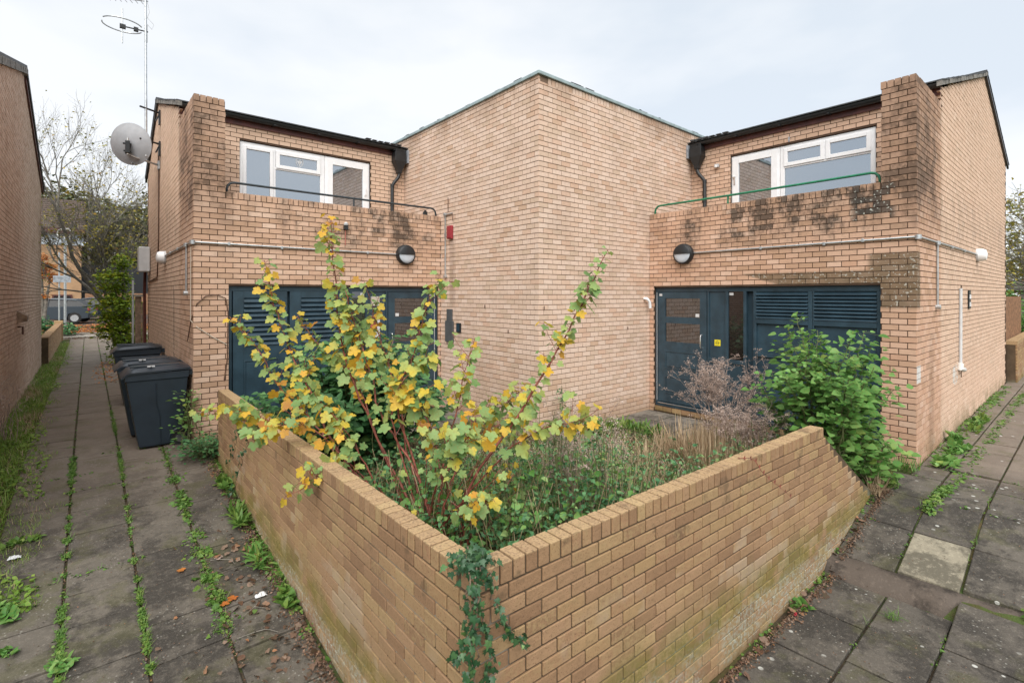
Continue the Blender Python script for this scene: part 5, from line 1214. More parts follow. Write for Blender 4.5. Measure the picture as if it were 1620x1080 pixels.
# ---- weeds with broad rosettes: things one can point at
def rosette(label, x, y, z, s_, n=40, T=None, mat='l_weed', size=.09, lean=1.1, group=None, spread=None):
    LVb = Leaves(T or T_OV); t = thing('weed', label, 'weed', (x, y, z), group); sp = spread or (s_, s_); nn = int(n*(1+sp[0]*sp[1]*14))
    for k in range(nn):
        cx_, cy_ = x+random.uniform(-1, 1)*sp[0]*.8, y+random.uniform(-1, 1)*sp[1]*.8
        a = random.uniform(0, 6.283); l = lean*random.random()**.6; LVb.put((cx_, cy_, z+random.random()*s_*.30), (math.cos(a)*l, math.sin(a)*l, 1.05-.75*l), (-math.cos(a)*.5, -math.sin(a)*.5, .9), size*random.uniform(.45, 1.1))
    LVb.build(t, mat, 'foliage', 40); return t
zt_ = .03
rosette('leafy weed against the tower foot on its right face', 5.75, 5.05, zt_, .22, 60, size=.14, lean=.9)
rosette('feathery tall weed standing beside the tower corner', 5.25, 5.08, zt_, .06, 60, T_SM, size=.045, lean=.8)
wt = bpy.data.objects['weed.001']; m = MB(); LVb = Leaves(T_SM)
P = catmull([(5.25, 5.05, 0), (5.27, 5.06, .35), (5.24, 5.05, .78)], 6); m.tube(P, .005, 4)
for k in range(420): f = random.random(); p = P[int(f*(len(P)-1))]; LVb.rand(p+Vector((random.gauss(0, .035), random.gauss(0, .035), random.gauss(0, .02))), random.uniform(.02, .045))
obj('stem', m, 'green_stem', wt); LVb.build(wt, 'l_cover', 'sprigs')
rosette('second low green weed at the terrace edge before the right door', 6.35, 4.55, zt_, .25, 90, T_WB, size=.17, lean=1.1, spread=(.25, .5))
rosette('bright green grassy weed between the tower and the terrace', 5.95, 4.85, zt_, .25, 90, T_WB, size=.18, lean=1.1, spread=(.35, .22))
rosette('weed cluster along the foot of the right side wall, nearest the pier', 8.05, 1.22, .0, .16, 70, T_OVW, 'l_green', .10, 1.1, spread=(.30, .12))
rosette('weed cluster along the right side wall, behind the nearest one', 8.85, 1.22, .0, .16, 60, T_OVW, 'l_green', .10, 1.1, spread=(.32, .12))
rosette('upright weed by the right side wall below the conduit end', 9.4, 1.32, .0, .28, 50, T_OV, 'l_green', .11, .8, spread=(.12, .08))
rosette('long weed patch further along the right side wall', 10.9, 1.25, .0, .16, 60, T_OV, 'l_weed', .10, 1.1, spread=(.9, .10))
rosette('grass tuft at the foot of the right pier', 7.45, 1.50, .0, .1, 70, T_BL, 'l_weed', .20, .9, spread=(.10, .16))
rosette('grass tuft beside the raked end of the garden wall', 6.75, 1.50, -.02, .1, 110, T_BL, 'l_weed', .20, .8, spread=(.16, .12))
rosette('dry grass tuft in front of the raked wall end', 6.5, 1.55, -.05, .1, 110, T_BL, 'l_dry', .24, .7, spread=(.2, .08))
rosette('small green weed with a red scrap beside it by the right wall foot', 4.35, 1.555, -.42, .08, 30, T_OV, 'l_green', .07, 1.1)
rosette('little grass tuft in a joint of the right path', 4.73, 1.03, -.395, .05, 55, T_BL, 'l_weed', .09, 1.2, spread=(.06, .05))
rosette('bushy green weed at the lower left edge of the picture', -.50, 5.02, ZL(5.0), .13, 90, T_OV, 'l_green', .075, 1.1, spread=(.14, .16))
rosette('tiny weed in the bottom left corner', -.42, 4.55, ZL(4.55), .07, 30, T_OV, 'l_green', .06, 1.1)
rosette('small weed at the bottom of the left path, in the first joint', -.13, 4.22, ZL(4.22), .07, 45, T_OV, 'l_green', .065, 1.1)
rosette('pale weed beside the white stone on the left path', -.44, 6.1, ZL(6.1), .09, 45, T_OV, 'l_weed', .06, 1.2, spread=(.16, .06))
rosette('green weed at the left wall foot, nearest the camera', 1.16, 4.05, ZL(4.05), .09, 60, T_OV, 'l_weed', .08, 1.1, spread=(.05, .14))
rosette('long-leaved weed at the left wall foot, in the middle', 1.12, 4.75, ZL(4.75), .10, 70, T_WB, 'l_green', .15, 1.2, spread=(.07, .25))
rosette('thick grassy weed at the left wall foot', 1.14, 5.55, ZL(5.5), .12, 90, T_WB, 'l_weed', .16, 1.1, spread=(.07, .30))
rosette('furthest leafy weed at the left wall foot before the pier', 1.16, 6.4, ZL(6.4), .12, 60, T_OV, 'l_weed', .09, 1.0, spread=(.06, .28))

# ---- moss, seedlings and grass in the slab joints
LM = Leaves(T_OV+T_SM); LB = Leaves(T_BL)
def joint(x0, y0, x1, y1, n, zf, w_=.02, sz=.03, patch=0.0):
    for k in range(n):
        f = random.random(); x, y = x0+(x1-x0)*f, y0+(y1-y0)*f
        if .6*math.sin(x*5.1+y*3.7+x0*9)+.5*math.sin(x*1.7-y*2.3+y0*5)+.55*math.sin(x*19+y*23+x0)+.45*math.sin(x*37-y*41)+random.gauss(0, .25) < patch+.25: continue
        x += random.gauss(0, w_); y += random.gauss(0, w_); z = zf(x, y)-.004
        if random.random() < .72: LM.rand((x, y, z+random.random()*.018), sz*random.uniform(.4, 1.3))
        else:
            a = random.uniform(0, 6.283); LB.put((x, y, z), (math.cos(a)*.7, math.sin(a)*.7, .8), (-math.cos(a), -math.sin(a), .6), random.uniform(.03, .08))
zl_ = lambda x, y: ZL(y)
joint(.748, 3.6, .748, 8.0, 1500, zl_, .022, .030, -.2)
for yj in (3.95, 4.3, 4.62, 5.05, 5.32, 5.8, 6.1, 6.35, 6.75): joint(.74, yj, .76, yj+random.uniform(.1, .3), random.randint(60, 190), zl_, random.uniform(.02, .05), random.uniform(.035, .06), -3); joint(.298, 3.6, .298, 11, 1300, zl_, .009, .022, .1); joint(-.143, 3.8, -.143, 9, 1200, zl_, .012, .026, .25)
joint(.298, 8, .298, 26, 800, zl_, .010, .03, 0); joint(-.143, 8, -.143, 26, 700, zl_, .010, .03, .2)
for yy_ in (5.3, 6.4, 7.05, 7.5, 8.1, 8.7): joint(-.6, yy_, .75, yy_, 260, zl_, .014, .03, .2)
joint(1.19, 3.3, 1.19, 7.2, 2600, zl_, .03, .045, -.5)
for yy_ in (1.138, .717, .278): joint(2.8, yy_, 7.2, yy_, 420, zr_, .008, .025, .3)
joint(7.3, 1.138, 13, 1.138, 0, zr_)
joint(7.35, 1.02, 16, 1.02, 1500, zr_, .035, .045, -.7); joint(6.3, 1.1, 7.3, 1.06, 500, zr_, .03, .05, -.4); joint(7.3, .5, 14, .5, 500, zr_, .012, .03, .1)
for xx in (5.94, 6.6, 7.32, 7.83): joint(xx, -.6, xx, 1.5, 200, zr_, .012, .03, .2)
joint(8.0, 1.36, 16, 1.36, 1600, zr_, .05, .06, -.6); joint(3.0, 1.60, 6.4, 1.56, 800, zr_, .025, .03, .0); joint(5.3, .35, 5.5, -.3, 200, zr_, .03, .04, -2)
tag(LM.build(None, 'l_weed', 'joint_weeds'), 'tiny green weeds and moss growing in the joints between paving slabs', 'weeds'); tag(LB.build(None, 'l_weed', 'joint_grass'), 'fine grass blades sprouting from the paving joints', 'grass')

# ---- grass verge on the left of the path
LB = Leaves(T_BL); LM = Leaves(T_OV+T_SM); LD_ = Leaves(T_BL)
for _ in range(30000):
    y = 5.0+random.random()**1.7*22; e_ = .06*math.sin(y*3.1)+.05*math.sin(y*7.7); x = random.uniform(-.99, -.47+e_*1.3+.14*max(0, min(1, (9.5-y)/2)))
    a = random.uniform(0, 6.283); l = random.uniform(.2, 1); d2 = (math.cos(a)*l, math.sin(a)*l, 1-.6*l); dry = math.sin(y*1.9)+math.sin(x*9+y*.7) > .9
    (LD_ if (dry and random.random() < .6) or random.random() < .12 else LB).put((x, y, ZL(y)-.02), d2, (-math.cos(a), -math.sin(a), .5), random.uniform(.05, .15)*(1 if x < -.6 else .6))
for _ in range(5000):
    y = 5.0+random.random()**1.6*18; x = random.uniform(-.98, -.5+.05*math.sin(y*4)+.16*max(0, min(1, (9.5-y)/2))); 
    if math.sin(y*2.7)+math.sin(y*1.1+x*4) > -.2: LM.rand((x, y, ZL(y)+random.random()*.05), random.uniform(.02, .055))
tag(LB.build(None, 'l_grass', 'grass_verge'), 'rough green grass along the foot of the left-hand gable wall', 'grass'); tag(LD_.build(None, 'l_dry', 'dry_verge_grass'), 'straw-coloured dead grass in the left verge', 'dry grass'); tag(LM.build(None, 'l_grass', 'verge_weeds'), 'small broad-leaved weeds in the left grass verge', 'weeds')
dead_plant('brown withered stalks leaning on the left-hand gable wall', (-.86, 9.6), .95, .14, 9, 3, 12)

# ---- leaf litter
LF = Leaves(T_LOBED[:3]+T_OV); LT = Leaves(T_SM)
for _ in range(300):
    r_ = random.random()
    if r_ < .45: x, y = random.gauss(1.02, .13), random.uniform(3.2, 5.4); 
    elif r_ < .62: x, y = random.gauss(.85, .2), random.uniform(3.4, 4.6)
    elif r_ < .85: x, y = random.uniform(3.0, 6.6), 1.57-abs(random.gauss(0, .05))
    else: x, y = random.uniform(.3, 1.0), random.uniform(13, 17)
    if x > 1.2 and y > 1.8: continue
    z = (ZR(x) if x > 2.2 and y < 1.7 else ZL(y))+.006; a = random.uniform(0, 6.283); LF.put((x, y, z+random.random()*.02), (math.cos(a), math.sin(a), random.uniform(-.1, .3)), (random.gauss(0, .9), random.gauss(0, .9), 1), random.uniform(.015, .055))
for _ in range(9000):
    if random.random() < .6: x, y = 1.2-abs(random.gauss(0, .05)), random.uniform(3.0, 7.2)
    else: x = random.uniform(2.6, 6.6); y = 1.66-(x-1.24)*.03-abs(random.gauss(0, .035))
    z = (ZR(x) if x > 2.2 and y < 1.7 else ZL(y))-.01; LT.rand((x, y, z+random.random()*.03), random.uniform(.008, .028))
for _ in range(9000):
    x, y = random.uniform(-4, 6), random.uniform(28.4, 36); 
    if math.sin(x*1.3)+math.sin(y*1.1) > -.6: LT.rand((x, y, ZL(y)+.03), random.uniform(.05, .12))
LO = Leaves(T_SM)
for _ in range(5200):
    x, y = random.uniform(-5, 3), 30.7+random.random()**1.5*7; LO.rand((x, y, ZL(y)+.03), random.uniform(.05, .13))
for _ in range(500):
    x, y = random.uniform(.2, 1.0), random.uniform(14.5, 19); LO.rand((x+.3*(random.random()-.5), y, ZL(y)+.012), random.uniform(.03, .07))
tag(LO.build(None, 'l_orange', 'orange_leaf_carpet'), 'orange fallen leaves strewn before the parked cars and under the shrub', 'leaves')
for _ in range(4200):
    x = random.choice((.748, .748, .748, .298, -.143))+random.gauss(0, .022); y = random.uniform(3.6, 8.5); LT.rand((x, y, ZL(y)-.004+random.random()*.008), random.uniform(.006, .018))
for _ in range(1500):
    x, y = random.uniform(-.5, 1.15), random.uniform(3.6, 9); LT.rand((x, y, ZL(y)+.006), random.uniform(.004, .013))
for _ in range(1800):
    x, y = random.uniform(2.8, 8), random.uniform(-.3, 1.5); LT.rand((x, y, ZR(x)+.006), random.uniform(.004, .013))
tag(LF.build(None, 'l_fall', 'leaf_litter'), 'fallen brown leaves lying along both garden wall feet', 'leaves'); tag(LT.build(None, 'l_fall', 'litter_crumbs'), 'crumbled leaf debris gathered at the wall feet and car park edge', 'leaf debris')
def fallen(label, x, y, z, s_, mat, a):
    k = random.randrange(6); V, F = T_LOBED[k]; m = MB(); ca, sa = math.cos(a), math.sin(a)
    m.add([(x+(v[0]*ca-v[1]*sa)*s_, y+(v[0]*sa+v[1]*ca)*s_, z+.015+v[2]*s_*.5) for v in V], F); tag(obj('fallen_leaf', m, mat, smooth='all'), label, 'leaf')
fallen('single orange-tan leaf lying alone on a slab of the left path', .60, 4.90, ZL(4.9), .055, 'l_orange', 1)
fallen('orange lobed leaf left of the white scrap on the left path', .86, 4.32, ZL(4.3), .065, 'l_orange', 2.2)
fallen('yellowish curled leaf next to the orange one on the left path', .77, 4.28, ZL(4.3), .055, 'l_orange', 4)
fallen('bleached grey-pink leaf on the left path above the leaf pile', .86, 4.95, ZL(4.95), .06, 'l_dead', 3)
def scrap(name, label, cat, x, y, z, s_, mat, seed):
    r_ = random.Random(seed); m = MB(); n_ = 6
    V = [(x+(i/n_-.5)*s_*1.6+r_.uniform(-.004, .004), y+(j/n_-.5)*s_+r_.uniform(-.004, .004), z+.005+r_.uniform(0, .022)*(1 if 0 < i < n_ and 0 < j < n_ else .3)) for j in range(n_+1) for i in range(n_+1)]
    m.add(V, [(j*7+i, j*7+i+1, j*7+i+8, j*7+i+7) for j in range(6) for i in range(6)]); return tag(obj(name, m, mat), label, cat)
scrap('paper_scrap', 'crumpled white paper scrap on the left path by the wall', 'litter', 1.02, 4.22, ZL(4.2)+.01, .05, 'paper', 1)
scrap('paper_scrap', 'small white scrap on the left path beside the pale weed', 'litter', -.47, 5.85, ZL(5.85)+.005, .05, 'ltgrey', 2)
scrap('red_scrap', 'tiny bright red scrap at the foot of the right garden wall', 'litter', 4.20, 1.53, -.40, .02, 'red', 3)
for k, (x, y, a, lab) in enumerate([(1.02, 3.75, 2.4, 'thin dry twig at the left wall foot, nearest the bottom edge'), (.86, 4.05, .5, 'thin dry twig just below the white paper scrap'), (.95, 4.75, 1.9, 'thin dry twig above the white paper scrap')]):
    q = Vector((x, y, ZL(y)+.015)); tag(obj('dry_twig', MB().tube(catmull([q, q+Vector((math.cos(a)*.1, math.sin(a)*.1, .015)), q+Vector((math.cos(a+.3)*.26, math.sin(a+.3)*.26, 0))], 3), .0025, 4).tube([q+Vector((math.cos(a)*.1, math.sin(a)*.1, .015)), q+Vector((math.cos(a-.6)*.17, math.sin(a-.6)*.17, .0))], .0018, 4), 'bark'), lab, 'twig')

# ---- ivy
def ivy(label, paths, size, nper, mat='l_ivy', limit=120, out=(0, 0, 0), clump=None):
    t = thing('ivy', label, 'ivy', paths[0][0]); L = Leaves(T_IVY)
    for P in paths:
        pts = jitter(catmull(P, 6), .008); obj('vine', MB().tube(pts, [.0048*(1-.6*i/(len(pts)-1)) for i in range(len(pts))], 5), 'ivy_stem', t, smooth='all')
        for k in range(nper):
            i = random.randrange(len(pts)); p = pts[i]; o_ = Vector(out)+Vector((random.gauss(0, .35), random.gauss(0, .35), random.gauss(0, .35)))
            L.put(p+o_*random.uniform(.01, .045), (random.gauss(0, .5), random.gauss(0, .5), -1), Vector(out)*1.2+Vector((random.gauss(0, .5), random.gauss(0, .5), .5)), size*random.uniform(.45, 1.2))
    if clump:
        for k in range(clump[4]): p = Vector(clump[:3])+Vector((random.gauss(0, clump[3]), random.gauss(0, clump[3]), random.gauss(0, clump[3]*.5))); L.put(p, (random.gauss(0, 1), random.gauss(0, 1), -.6), Vector(out)+Vector((random.gauss(0, .4), random.gauss(0, .4), .8)), size*random.uniform(.6, 1.2))
    L.build(t, mat, 'foliage', limit)
c0, c1 = 1.20, 1.69
ivy('dark ivy hanging over the near corner of the garden wall', [
    [(1.42, 1.95, .86), (1.27, 1.74, .93), (1.215, 1.69, .84), (1.21, 1.685, .6), (1.215, 1.69, .4)],
    [(1.40, 1.85, .9), (1.26, 1.70, .90), (1.23, 1.68, .75), (1.225, 1.675, .52), (1.22, 1.68, .30)],
    [(1.38, 1.95, .9), (1.24, 1.74, .92), (1.215, 1.72, .75), (1.20, 1.74, .62), (1.19, 1.79, .54)],
    [(1.36, 1.80, .92), (1.32, 1.70, .88), (1.34, 1.69, .76), (1.40, 1.69, .66), (1.46, 1.685, .58), (1.52, 1.68, .52)],
    [(1.27, 1.72, .80), (1.30, 1.69, .66), (1.31, 1.69, .5), (1.30, 1.69, .38)],
    [(1.24, 1.72, .85), (1.215, 1.69, .6), (1.212, 1.69, .2), (1.21, 1.69, 0)]], .034, 62, out=(-.45, -.6, .1), clump=(1.28, 1.78, .935, .05, 110))
ivy('ivy strand trailing over the left garden wall near its far end', [
    [(1.40, 5.35, .92), (1.22, 5.35, .90), (1.20, 5.5, .62), (1.20, 5.75, .35), (1.19, 5.95, .05), (1.15, 6.0, -.05)],
    [(1.38, 5.6, .93), (1.22, 5.7, .88), (1.20, 5.9, .58), (1.19, 6.1, .3)]], .035, 70, out=(-.7, 0, .15), limit=40)
m = MB(); bp = catmull([(3.6, 1.70, .91), (3.62, 1.60, .925), (3.75, 1.585, .80), (3.98, 1.58, .66), (4.2, 1.57, .52)], 5); m.tube(bp, [.0032*(1-.6*i/(len(bp)-1)) for i in range(len(bp))], 5)
V_, F_2 = T_OV[0]
for i in range(2, len(bp), 2):
    for sg_ in (-1, 1):
        Rm = frame((.5, -.2, sg_*.6), (0, -1, .3)); m.add([tuple(q) for q in (V_*random.uniform(.018, .03)) @ Rm.T+np.array(bp[i][:])], F_2)
tag(obj('bramble_shoot', m, 'red_stem'), 'thin reddish bramble shoot hanging over the right garden wall', 'bramble')

# ------------------------------------------------------------------ background
def tree(name, label, base, H, levels, spread, seed, leaf=None, n_leaf=0, lmat='l_tree', lsize=.1, lean=(0, 0), r0=.14, limit=0, bare=.0, first=.28, nb=3, group=None):
    random.seed(seed); t = thing(name, label, 'tree', base, group); m = MB(); ends = []
    def grow(p, d_, L, r, lev):
        n_ = 5; P = [p]; dd = d_.copy()
        for i in range(n_):
            dd = (dd+Vector((random.gauss(0, .10), random.gauss(0, .10), random.gauss(.03, .07)))).normalized(); P.append(P[-1]+dd*L/n_)
        m.tube(P, [r*(1-.42*i/n_) for i in range(n_+1)], max(3, 7-lev), False)
        if lev >= levels-1: ends.append(P)
        if lev == levels: return
        kids = nb+(1 if lev == 0 else 0)
        for k in range(kids):
            i = random.randint(2 if lev else 2, n_); q = P[i]; a = random.uniform(0, 6.283); u = dd.orthogonal().normalized(); v = dd.cross(u); sp = spread*random.uniform(.6, 1.2)
            nd = (dd+(u*math.cos(a)+v*math.sin(a))*sp).normalized(); grow(q, nd, L*random.uniform(.55, .82), r*.52, lev+1)
        grow(P[-1], dd, L*.72, r*.56, lev+1)
    grow(Vector(base), Vector((lean[0], lean[1], 1)).normalized(), H*first, r0, 0)
    tk = obj('trunk', m, 'bark', t, smooth='all'); L = Leaves([leaf_small()] if leaf is None else leaf)
    for k in range(n_leaf):
        P = random.choice(ends); p = random.choice(P); L.rand(p+Vector((random.gauss(0, .12), random.gauss(0, .12), random.gauss(0, .12))), lsize*random.uniform(.6, 1.3))
    if n_leaf: L.build(t, lmat, 'crown', limit)
    return t
tree('bare_tree', 'nearly bare grey tree with few yellow leaves beyond the left house', (1.15, 20.5, .1), 11.0, 6, .62, 5, n_leaf=3000, lsize=.09, lean=(-.20, .0), r0=.11, nb=3, first=.25)
def blob_tree(name, label, base, trunk_h, blobs, n, lsize, mat, cat='tree', group=None, seed=1, parent_trunk=True, r0=.12):
    random.seed(seed); t = thing(name, label, cat, base, group); L = Leaves(T_SM+T_OV[:1])
    b = Vector(base); m = MB()
    for (dx, dy, dz, rx, rz) in blobs:
        c = b+Vector((dx, dy, dz)); m.tube([b, b.lerp(c, .5)+Vector((0, 0, .2*dz*.3)), c], [r0, r0*.6, r0*.25], 6, False)
        k = int(n*rx*rx*rz/sum(q[3]**2*q[4] for q in blobs))
        for _ in range(k):
            v = Vector((random.gauss(0, 1), random.gauss(0, 1), random.gauss(0, 1))).normalized()*(random.random()**.35)
            nse = 1+.28*math.sin(v.x*5+dx)*math.sin(v.y*4+dz)+.2*math.sin(v.z*7+dy)
            L.rand(c+Vector((v.x*rx*nse, v.y*rx*nse, v.z*rz*nse)), lsize*random.uniform(.5, 1.3))
    obj('trunk', m, 'bark', t, smooth='all'); L.build(t, mat, 'crown'); return t
blob_tree('leafy_shrub', 'tall yellow-green leafy shrub at the end of the left path by the fence post', (.85, 18.2, .1), 1, [(0, 0, .7, .50, .7), (-.15, .1, 1.5, .55, .75), (-.3, .1, 2.3, .42, .6), (-.1, 0, 2.9, .25, .4), (-.45, 0, 1.1, .3, .4)], 5200, .10, 'l_shrub', 'shrub', seed=3)
blob_tree('orange_maple', 'small tree with bright orange leaves beside the far house', (-1.75, 34, .3), 1, [(0, 0, 3.1, .6, .45), (.3, 0, 2.7, .4, .3), (-.6, 0, 3.5, .9, .6), (.1, 0, 1.7, .25, .2)], 1700, .16, 'l_orange', seed=4)
blob_tree('low_shrub', 'dark low shrub beside the end of the low wall before the parked cars', (-.75, 29.8, .2), 1, [(0, 0, .35, .45, .30), (-.9, .3, .5, .5, .45)], 1800, .10, 'l_dark', 'shrub', seed=5)
for k, (bx, by, hh, sd_, lab) in enumerate([(-11, 76, 13.5, 6, 'dark dense tree behind the far house, leftmost of the far trees'), (-2, 78, 15, 7, 'dark dense tree rising behind the bare tree'), (7, 74, 13.5, 8, 'dark tree right of the bare tree, by the left house wall')]):
    blob_tree('dense_tree', lab, (bx, by, 0), 1, [(0, 0, hh*.75, 5.2, 4), (4.4, 0, hh*.6, 4.4, 4), (-4.2, 0, hh*.62, 4.4, 4), (1.5, 0, hh*.32, 5, 3.6), (-2.2, 0, hh*.3, 4.6, 3.6)], 17000, .55, 'l_far', seed=sd_, r0=.4)
# far house on the left
FH = thing('far_house', 'distant yellowish house with brown tiled roof and pale panels beyond the parked cars', 'house', (-5, 44, 0))
yH = 54.0
obj('wall', MB().box(-18, -.45, yH, yH+8, 0, 7.3), simple('yellow brick far', (.40, .25, .14), .9, var=.12, scale=2), FH)
m = MB()
for k in range(14):
    f0, f1 = k/14, (k+1.15)/14; m.prism([(yH-.5+4.4*f0, 7.35+2.9*f0+.03), (yH-.5+4.4*f1, 7.35+2.9*f1), (yH-.5+4.4*f1, 7.35+2.9*f1+.03), (yH-.5+4.4*f0, 7.35+2.9*f0+.09)], 0, -18.3, -.2)
m.prism([(yH+3.9, 10.2), (yH+8.4, 7.3), (yH+8.4, 7.4), (yH+3.9, 10.32)], 0, -18.3, -.2)
obj('roof', m, simple('brown roof tile', (.085, .058, .045), .85, var=.3, scale=6, bump=.4), FH)
obj('fascia', MB().box(-18.3, -.2, yH-.52, yH-.42, 7.0, 7.38), 'fascia', FH)
panel = simple('pale blue white cladding', (.55, .62, .68), .6, var=.15, scale=2)
for k in range(5): obj('cladding_panel', MB().box(-7.0+k*1.35, -5.7+k*1.35, yH-.06, yH-.003, 6.1, 6.98), panel, FH)
for (a, b, z0, z1) in ((-6.2, -4.8, 2.9, 4.1), (-4.2, -2.6, .9, 2.1), (-2.2, -1.0, .9, 2.1)):
    f_ = obj('window', MB().box(a, b, yH-.08, yH-.002, z0, z1), 'fascia', FH); obj('pane', MB().box(a+.1, b-.1, yH-.1, yH-.081, z0+.1, z1-.1), 'glass_d', f_)
obj('tree_shade_sheet', MB().box(-.44, 6.4, yH+1.2, yH+1.4, 0, 4.6), 'black', FH)  # black sheet standing in for the deep shade beneath the trees
tag(obj('wooden_fence_panel', MB().box(-.2, 6.0, 50.2, 50.3, 0, 2.2), 'fence'), 'dark brown fence panel behind the parked cars', 'fence')
# car park surface
cp = MB(); cp.add([(-40, 30.6, ZL(30.6)+.01), (30, 30.6, ZL(30.6)+.01), (30, 53.9, ZL(53.9)+.05), (-40, 53.9, ZL(53.9)+.05)], [(0, 1, 2, 3)]); tag(obj('car_park', cp, 'asphalt'), kind='structure')
cp = MB(); cp.box(-40, 30, 28.9, 30.4, .0, .26); tag(obj('pavement', cp, 'concrete'), kind='structure')
cp = MB(); cp.box(-40, 30, 30.42, 30.58, .0, .33); tag(obj('kerb_stones', cp, 'concrete'), kind='structure')
# parked cars
def car(label, cx_, cy_, ang, paint, hatch=True):
    t = thing('parked_car', label, 'car', (cx_, cy_, ZL(cy_)+.03)); ca, sa = math.cos(ang), math.sin(ang)
    T = lambda x, y, z: (cx_+x*ca-y*sa, cy_+x*sa+y*ca, z+ZL(cy_)+.03)
    W_ = .86
    low = [(-2.1, .30), (-2.12, .62), (-1.98, .88), (-1.0, .97), (1.55, 1.0), (2.0, .93), (2.08, .60), (2.04, .30), (1.72, .26), (1.66, .50), (1.42, .66), (1.12, .56), (1.02, .24), (-1.0, .24), (-1.08, .52), (-1.34, .66), (-1.62, .54), (-1.72, .26)]
    def sec(poly, w0, w1=None):
        n_ = len(poly); w1 = w1 or w0; m = MB(T)
        V = []
        for (w_, ins) in ((-w0, 0.05), (-w0+.10, 0.0)): pass
        rings = [(-w0, .05), (-w0+.07, 0), (w0-.07, 0), (w0, .05)]; cx0 = sum(p[0] for p in poly)/n_; cz0 = sum(p[1] for p in poly)/n_
        for (yy, s_) in rings:
            for (x, z) in poly: V.append((cx0+(x-cx0)*(1-s_*.6), yy, cz0+(z-cz0)*(1-s_)))
        F = [(k*n_+i, k*n_+(i+1) % n_, (k+1)*n_+(i+1) % n_, (k+1)*n_+i) for k in range(3) for i in range(n_)]+[tuple(range(n_-1, -1, -1)), tuple(range(3*n_, 4*n_))]
        return m.add(V, F)
    obj('body', sec(low, W_), paint, t)
    roof = [(-1.0, .965), (-.25, 1.40), (.2, 1.47), (1.3, 1.43), (1.95, 1.0)]
    m = MB(T); n_ = 5; V = [(x, -W_+.07+(z-.95)*.28, z) for x, z in roof]+[(x, W_-.07-(z-.95)*.28, z) for x, z in roof]
    m.add(V, [(4, 3, 2, 1, 0), (5, 6, 7, 8, 9)]+[(i, i+1, 6+i, 5+i) for i in range(4)]); obj('windows', m, 'black', t)
    m = MB(T); R_ = [(-.28, 1.40), (.2, 1.47), (1.3, 1.43), (1.42, 1.37)]
    m.add([(x, -.70, z+.012) for x, z in R_]+[(x, .70, z+.012) for x, z in R_]+[(x, -.74, z-.05) for x, z in R_]+[(x, .74, z-.05) for x, z in R_], [(i, i+1, 5+i, 4+i) for i in range(3)]+[(8+i, 9+i, 1+i, i) for i in range(3)]+[(4+i, 5+i, 13+i, 12+i) for i in range(3)]+[(0, 4, 12, 8), (3, 11, 15, 7)]); obj('roof', m, paint, t)
    for xx in (.15, .95): 
        for s_ in (-1, 1): obj('pillar', MB(T).tube([(xx, s_*(W_-.07), .97), (xx+.02, s_*.68, 1.44)], .025, 5), 'black', t)
    for xx in (-1.35, 1.38):
        for s_ in (-1, 1):
            w_ = obj('wheel', MB(T).lathe([(0, 0), (.20, 0), (.30, .0), (.32, .03), (.32, .17), (.28, .2), (0, .2)], (xx, s_*.68 if s_ > 0 else -.88, .32), (0, 1, 0), 20), 'tyre', t, smooth=True)
            obj('rim', MB(T).lathe([(0, .0), (.19, .0), (.2, .02)], (xx, .885 if s_ > 0 else -.885, .32), (0, s_, 0), 14), 'metal', w_)
    for s_ in (-1, 1):
        obj('tail_light', MB(T).box(1.88, 2.06, s_*.72-.13, s_*.72+.13, .72, .90), 'red', t, bevel=.02); obj('headlight', MB(T).box(-2.10, -1.92, s_*.66-.14, s_*.66+.14, .62, .76), 'ltgrey', t, bevel=.02)
    obj('number_plate', MB(T).box(2.06, 2.085, -.26, .26, .50, .61), 'yellow', t)
    return t
silver = NB('grey car paint'); silver = silver.done((.045, .06, .075), .35, .3)
dark_ = NB('dark car paint'); dark_ = dark_.done((.012, .017, .026), .35, .2)
car('grey hatchback with red tail lights parked nearest, left of the shrub', -1.75, 40.2, R(-14), silver)
car('dark car parked behind the grey hatchback', .2, 43.8, R(-20), dark_)
# lamp column with round head, sign posts
t = thing('street_lamp', 'thin grey lamp column with a white ring-shaped head before the far house', 'street lamp', (-.82, 30.9, .2))
obj('column', MB().tube([(-.82, 30.9, .2), (-.82, 30.9, 4.45)], .05, 8), 'metal', t, smooth=True)
rg = [(-.82+.27*math.cos(a), 30.9-.2*math.cos(a), 4.93+.20*math.sin(a)) for a in np.linspace(0, 2*math.pi, 25)]
obj('ring_head', MB().tube(rg, .04, 8, False), 'upvc', t, smooth=True); obj('neck', MB().tube([(-.82, 30.9, 4.45), (-.82, 30.9, 4.73)], .03, 6), 'metal', t)
t = thing('sign_post', 'thin post with a small grey sign plate before the far house', 'sign', (-1.0, 30.2, .1))
obj('post', MB().tube([(-1.0, 30.2, .2), (-1.0, 30.2, 4.0)], .03, 8), 'metal', t, smooth=True); obj('plate', MB().box(-1.2, -.6, 30.1, 30.16, 2.65, 2.95), 'lead', t)
# post and timber at the end of the left path
t = thing('gate_post', 'weathered gate post and green-grey rail at the far corner of the left house', 'post', (1.0, 15.0, .1))
obj('post', MB().box(.86, .98, 15.0, 15.12, .0, 2.05), 'wood', t, bevel=.01); obj('tall_rail', MB().box(.80, .84, 15.1, 15.16, .0, 2.45), 'metal', t)
obj('cap', MB().box(.82, 1.05, 14.96, 15.16, 2.052, 2.10), 'concrete', t); obj('board', MB().box(.99, 1.07, 15.0, 15.05, .0, 1.9), 'wood', t)
tag(obj('grit_bin', MB().prism([(.62, .1), (.98, .1), (1.0, .62), (.60, .62)], 1, 20.0, 20.4), 'bin', bevel=.02), 'small dark green box under the yellow-green shrub', 'box')
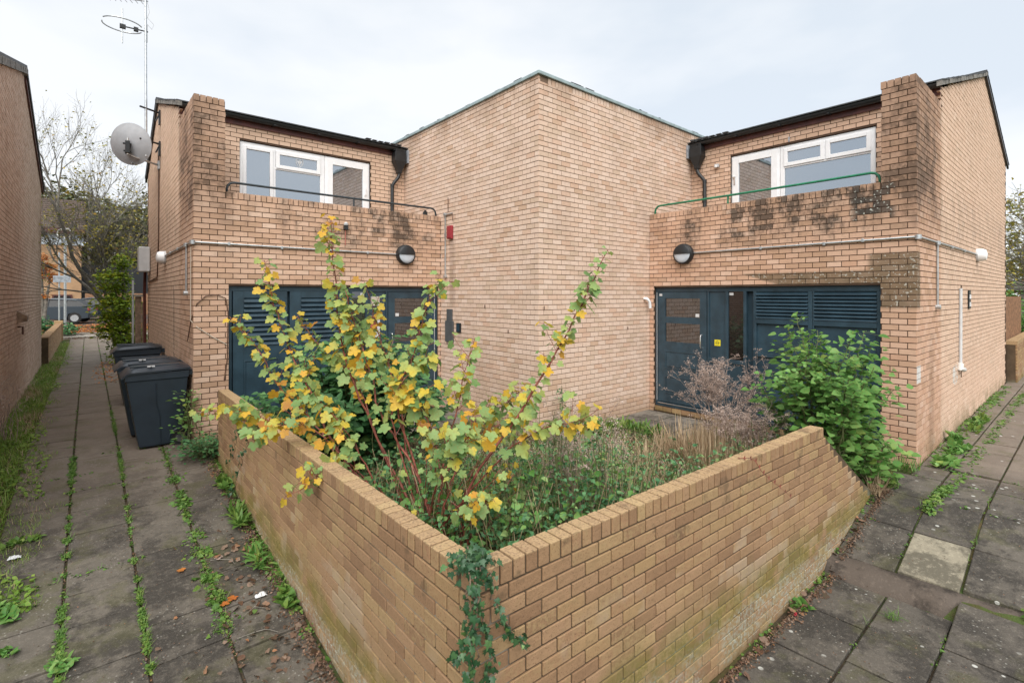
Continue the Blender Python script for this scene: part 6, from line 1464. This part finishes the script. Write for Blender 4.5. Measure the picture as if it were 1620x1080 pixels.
# right background
t = thing('garden_wall', 'low brick wall beyond the rear corner of the right house', 'wall', (16.9, 1.2, 0))
B = Bricks(); B.face((16.86, 1.25), (1, 0), (0, -1), 5.0, 0, .9, .19); B.header((16.86, 1.25), (1, 0), (0, -1), 5.0, .9, .99, .2); B.build(t, 'b_garden', 0, 60)
obj('wall', MB().box(16.87, 21.86, 1.258, 1.44, -.1, .96), 'mortar_g', t)
t = thing('timber_fence', 'brown close-boarded fence behind the low wall at the right edge', 'fence', (17.2, 1.6, 0))
for k in range(34): obj('board', MB().box(17.0+k*.13, 17.12+k*.13, 1.50+.012*(k % 2), 1.52+.012*(k % 2), .1, 2.05), 'fence', t)
obj('fence_rail', MB().box(17.0, 21.4, 1.54, 1.59, .5, .6), 'fence', t); obj('fence_rail', MB().box(17.0, 21.4, 1.54, 1.59, 1.6, 1.7), 'fence', t)
tree('bare_tree', 'bare branching tree beyond the rear corner of the right house', (29.0, 1.6, 0), 9.5, 5, .65, 15, n_leaf=900, lsize=.14, lean=(-.05, -.1), r0=.14, nb=3, first=.24, lmat='l_tree')
blob_tree('leafy_shrub', 'bright green shrub behind the fence at the right edge', (25.0, .9, 0), 1, [(0, 0, .9, 1.3, .9), (.5, -.9, 1.1, 1.2, 1.0), (0, .9, 1.4, 1.0, .8)], 6000, .12, 'l_green', 'shrub', seed=13)
blob_tree('autumn_tree', 'brownish autumn tree far behind the green shrub at the right edge', (44, -.5, 0), 1, [(0, 0, 4, 3.2, 3), (-1, 3.0, 5, 3.0, 3), (1, -3, 3.4, 3.0, 2.6), (0, 5, 3, 2.5, 2.4)], 7000, .28, 'l_tree', seed=14, r0=.3)
blob_tree('dense_tree', 'dark hedge-like tree mass low at the far right', (60, 1, 0), 1, [(0, 0, 3, 5, 3), (0, 7, 3, 5, 3), (0, -7, 3, 5, 3)], 6000, .4, 'l_far', seed=16, r0=.3)
SH = thing('garden_shed', 'small pale roofed shed behind the fence at the right edge', 'shed', (31, .9, 0))
obj('wall', MB().box(31, 33, -.6, 2.2, 0, 2.3), 'concrete', SH); obj('roof', MB().prism([(-1.0, 2.28), (2.6, 2.28), (2.4, 2.6), (.8, 3.0), (-.9, 2.6)], 0, 30.8, 33.3), 'verge', SH)
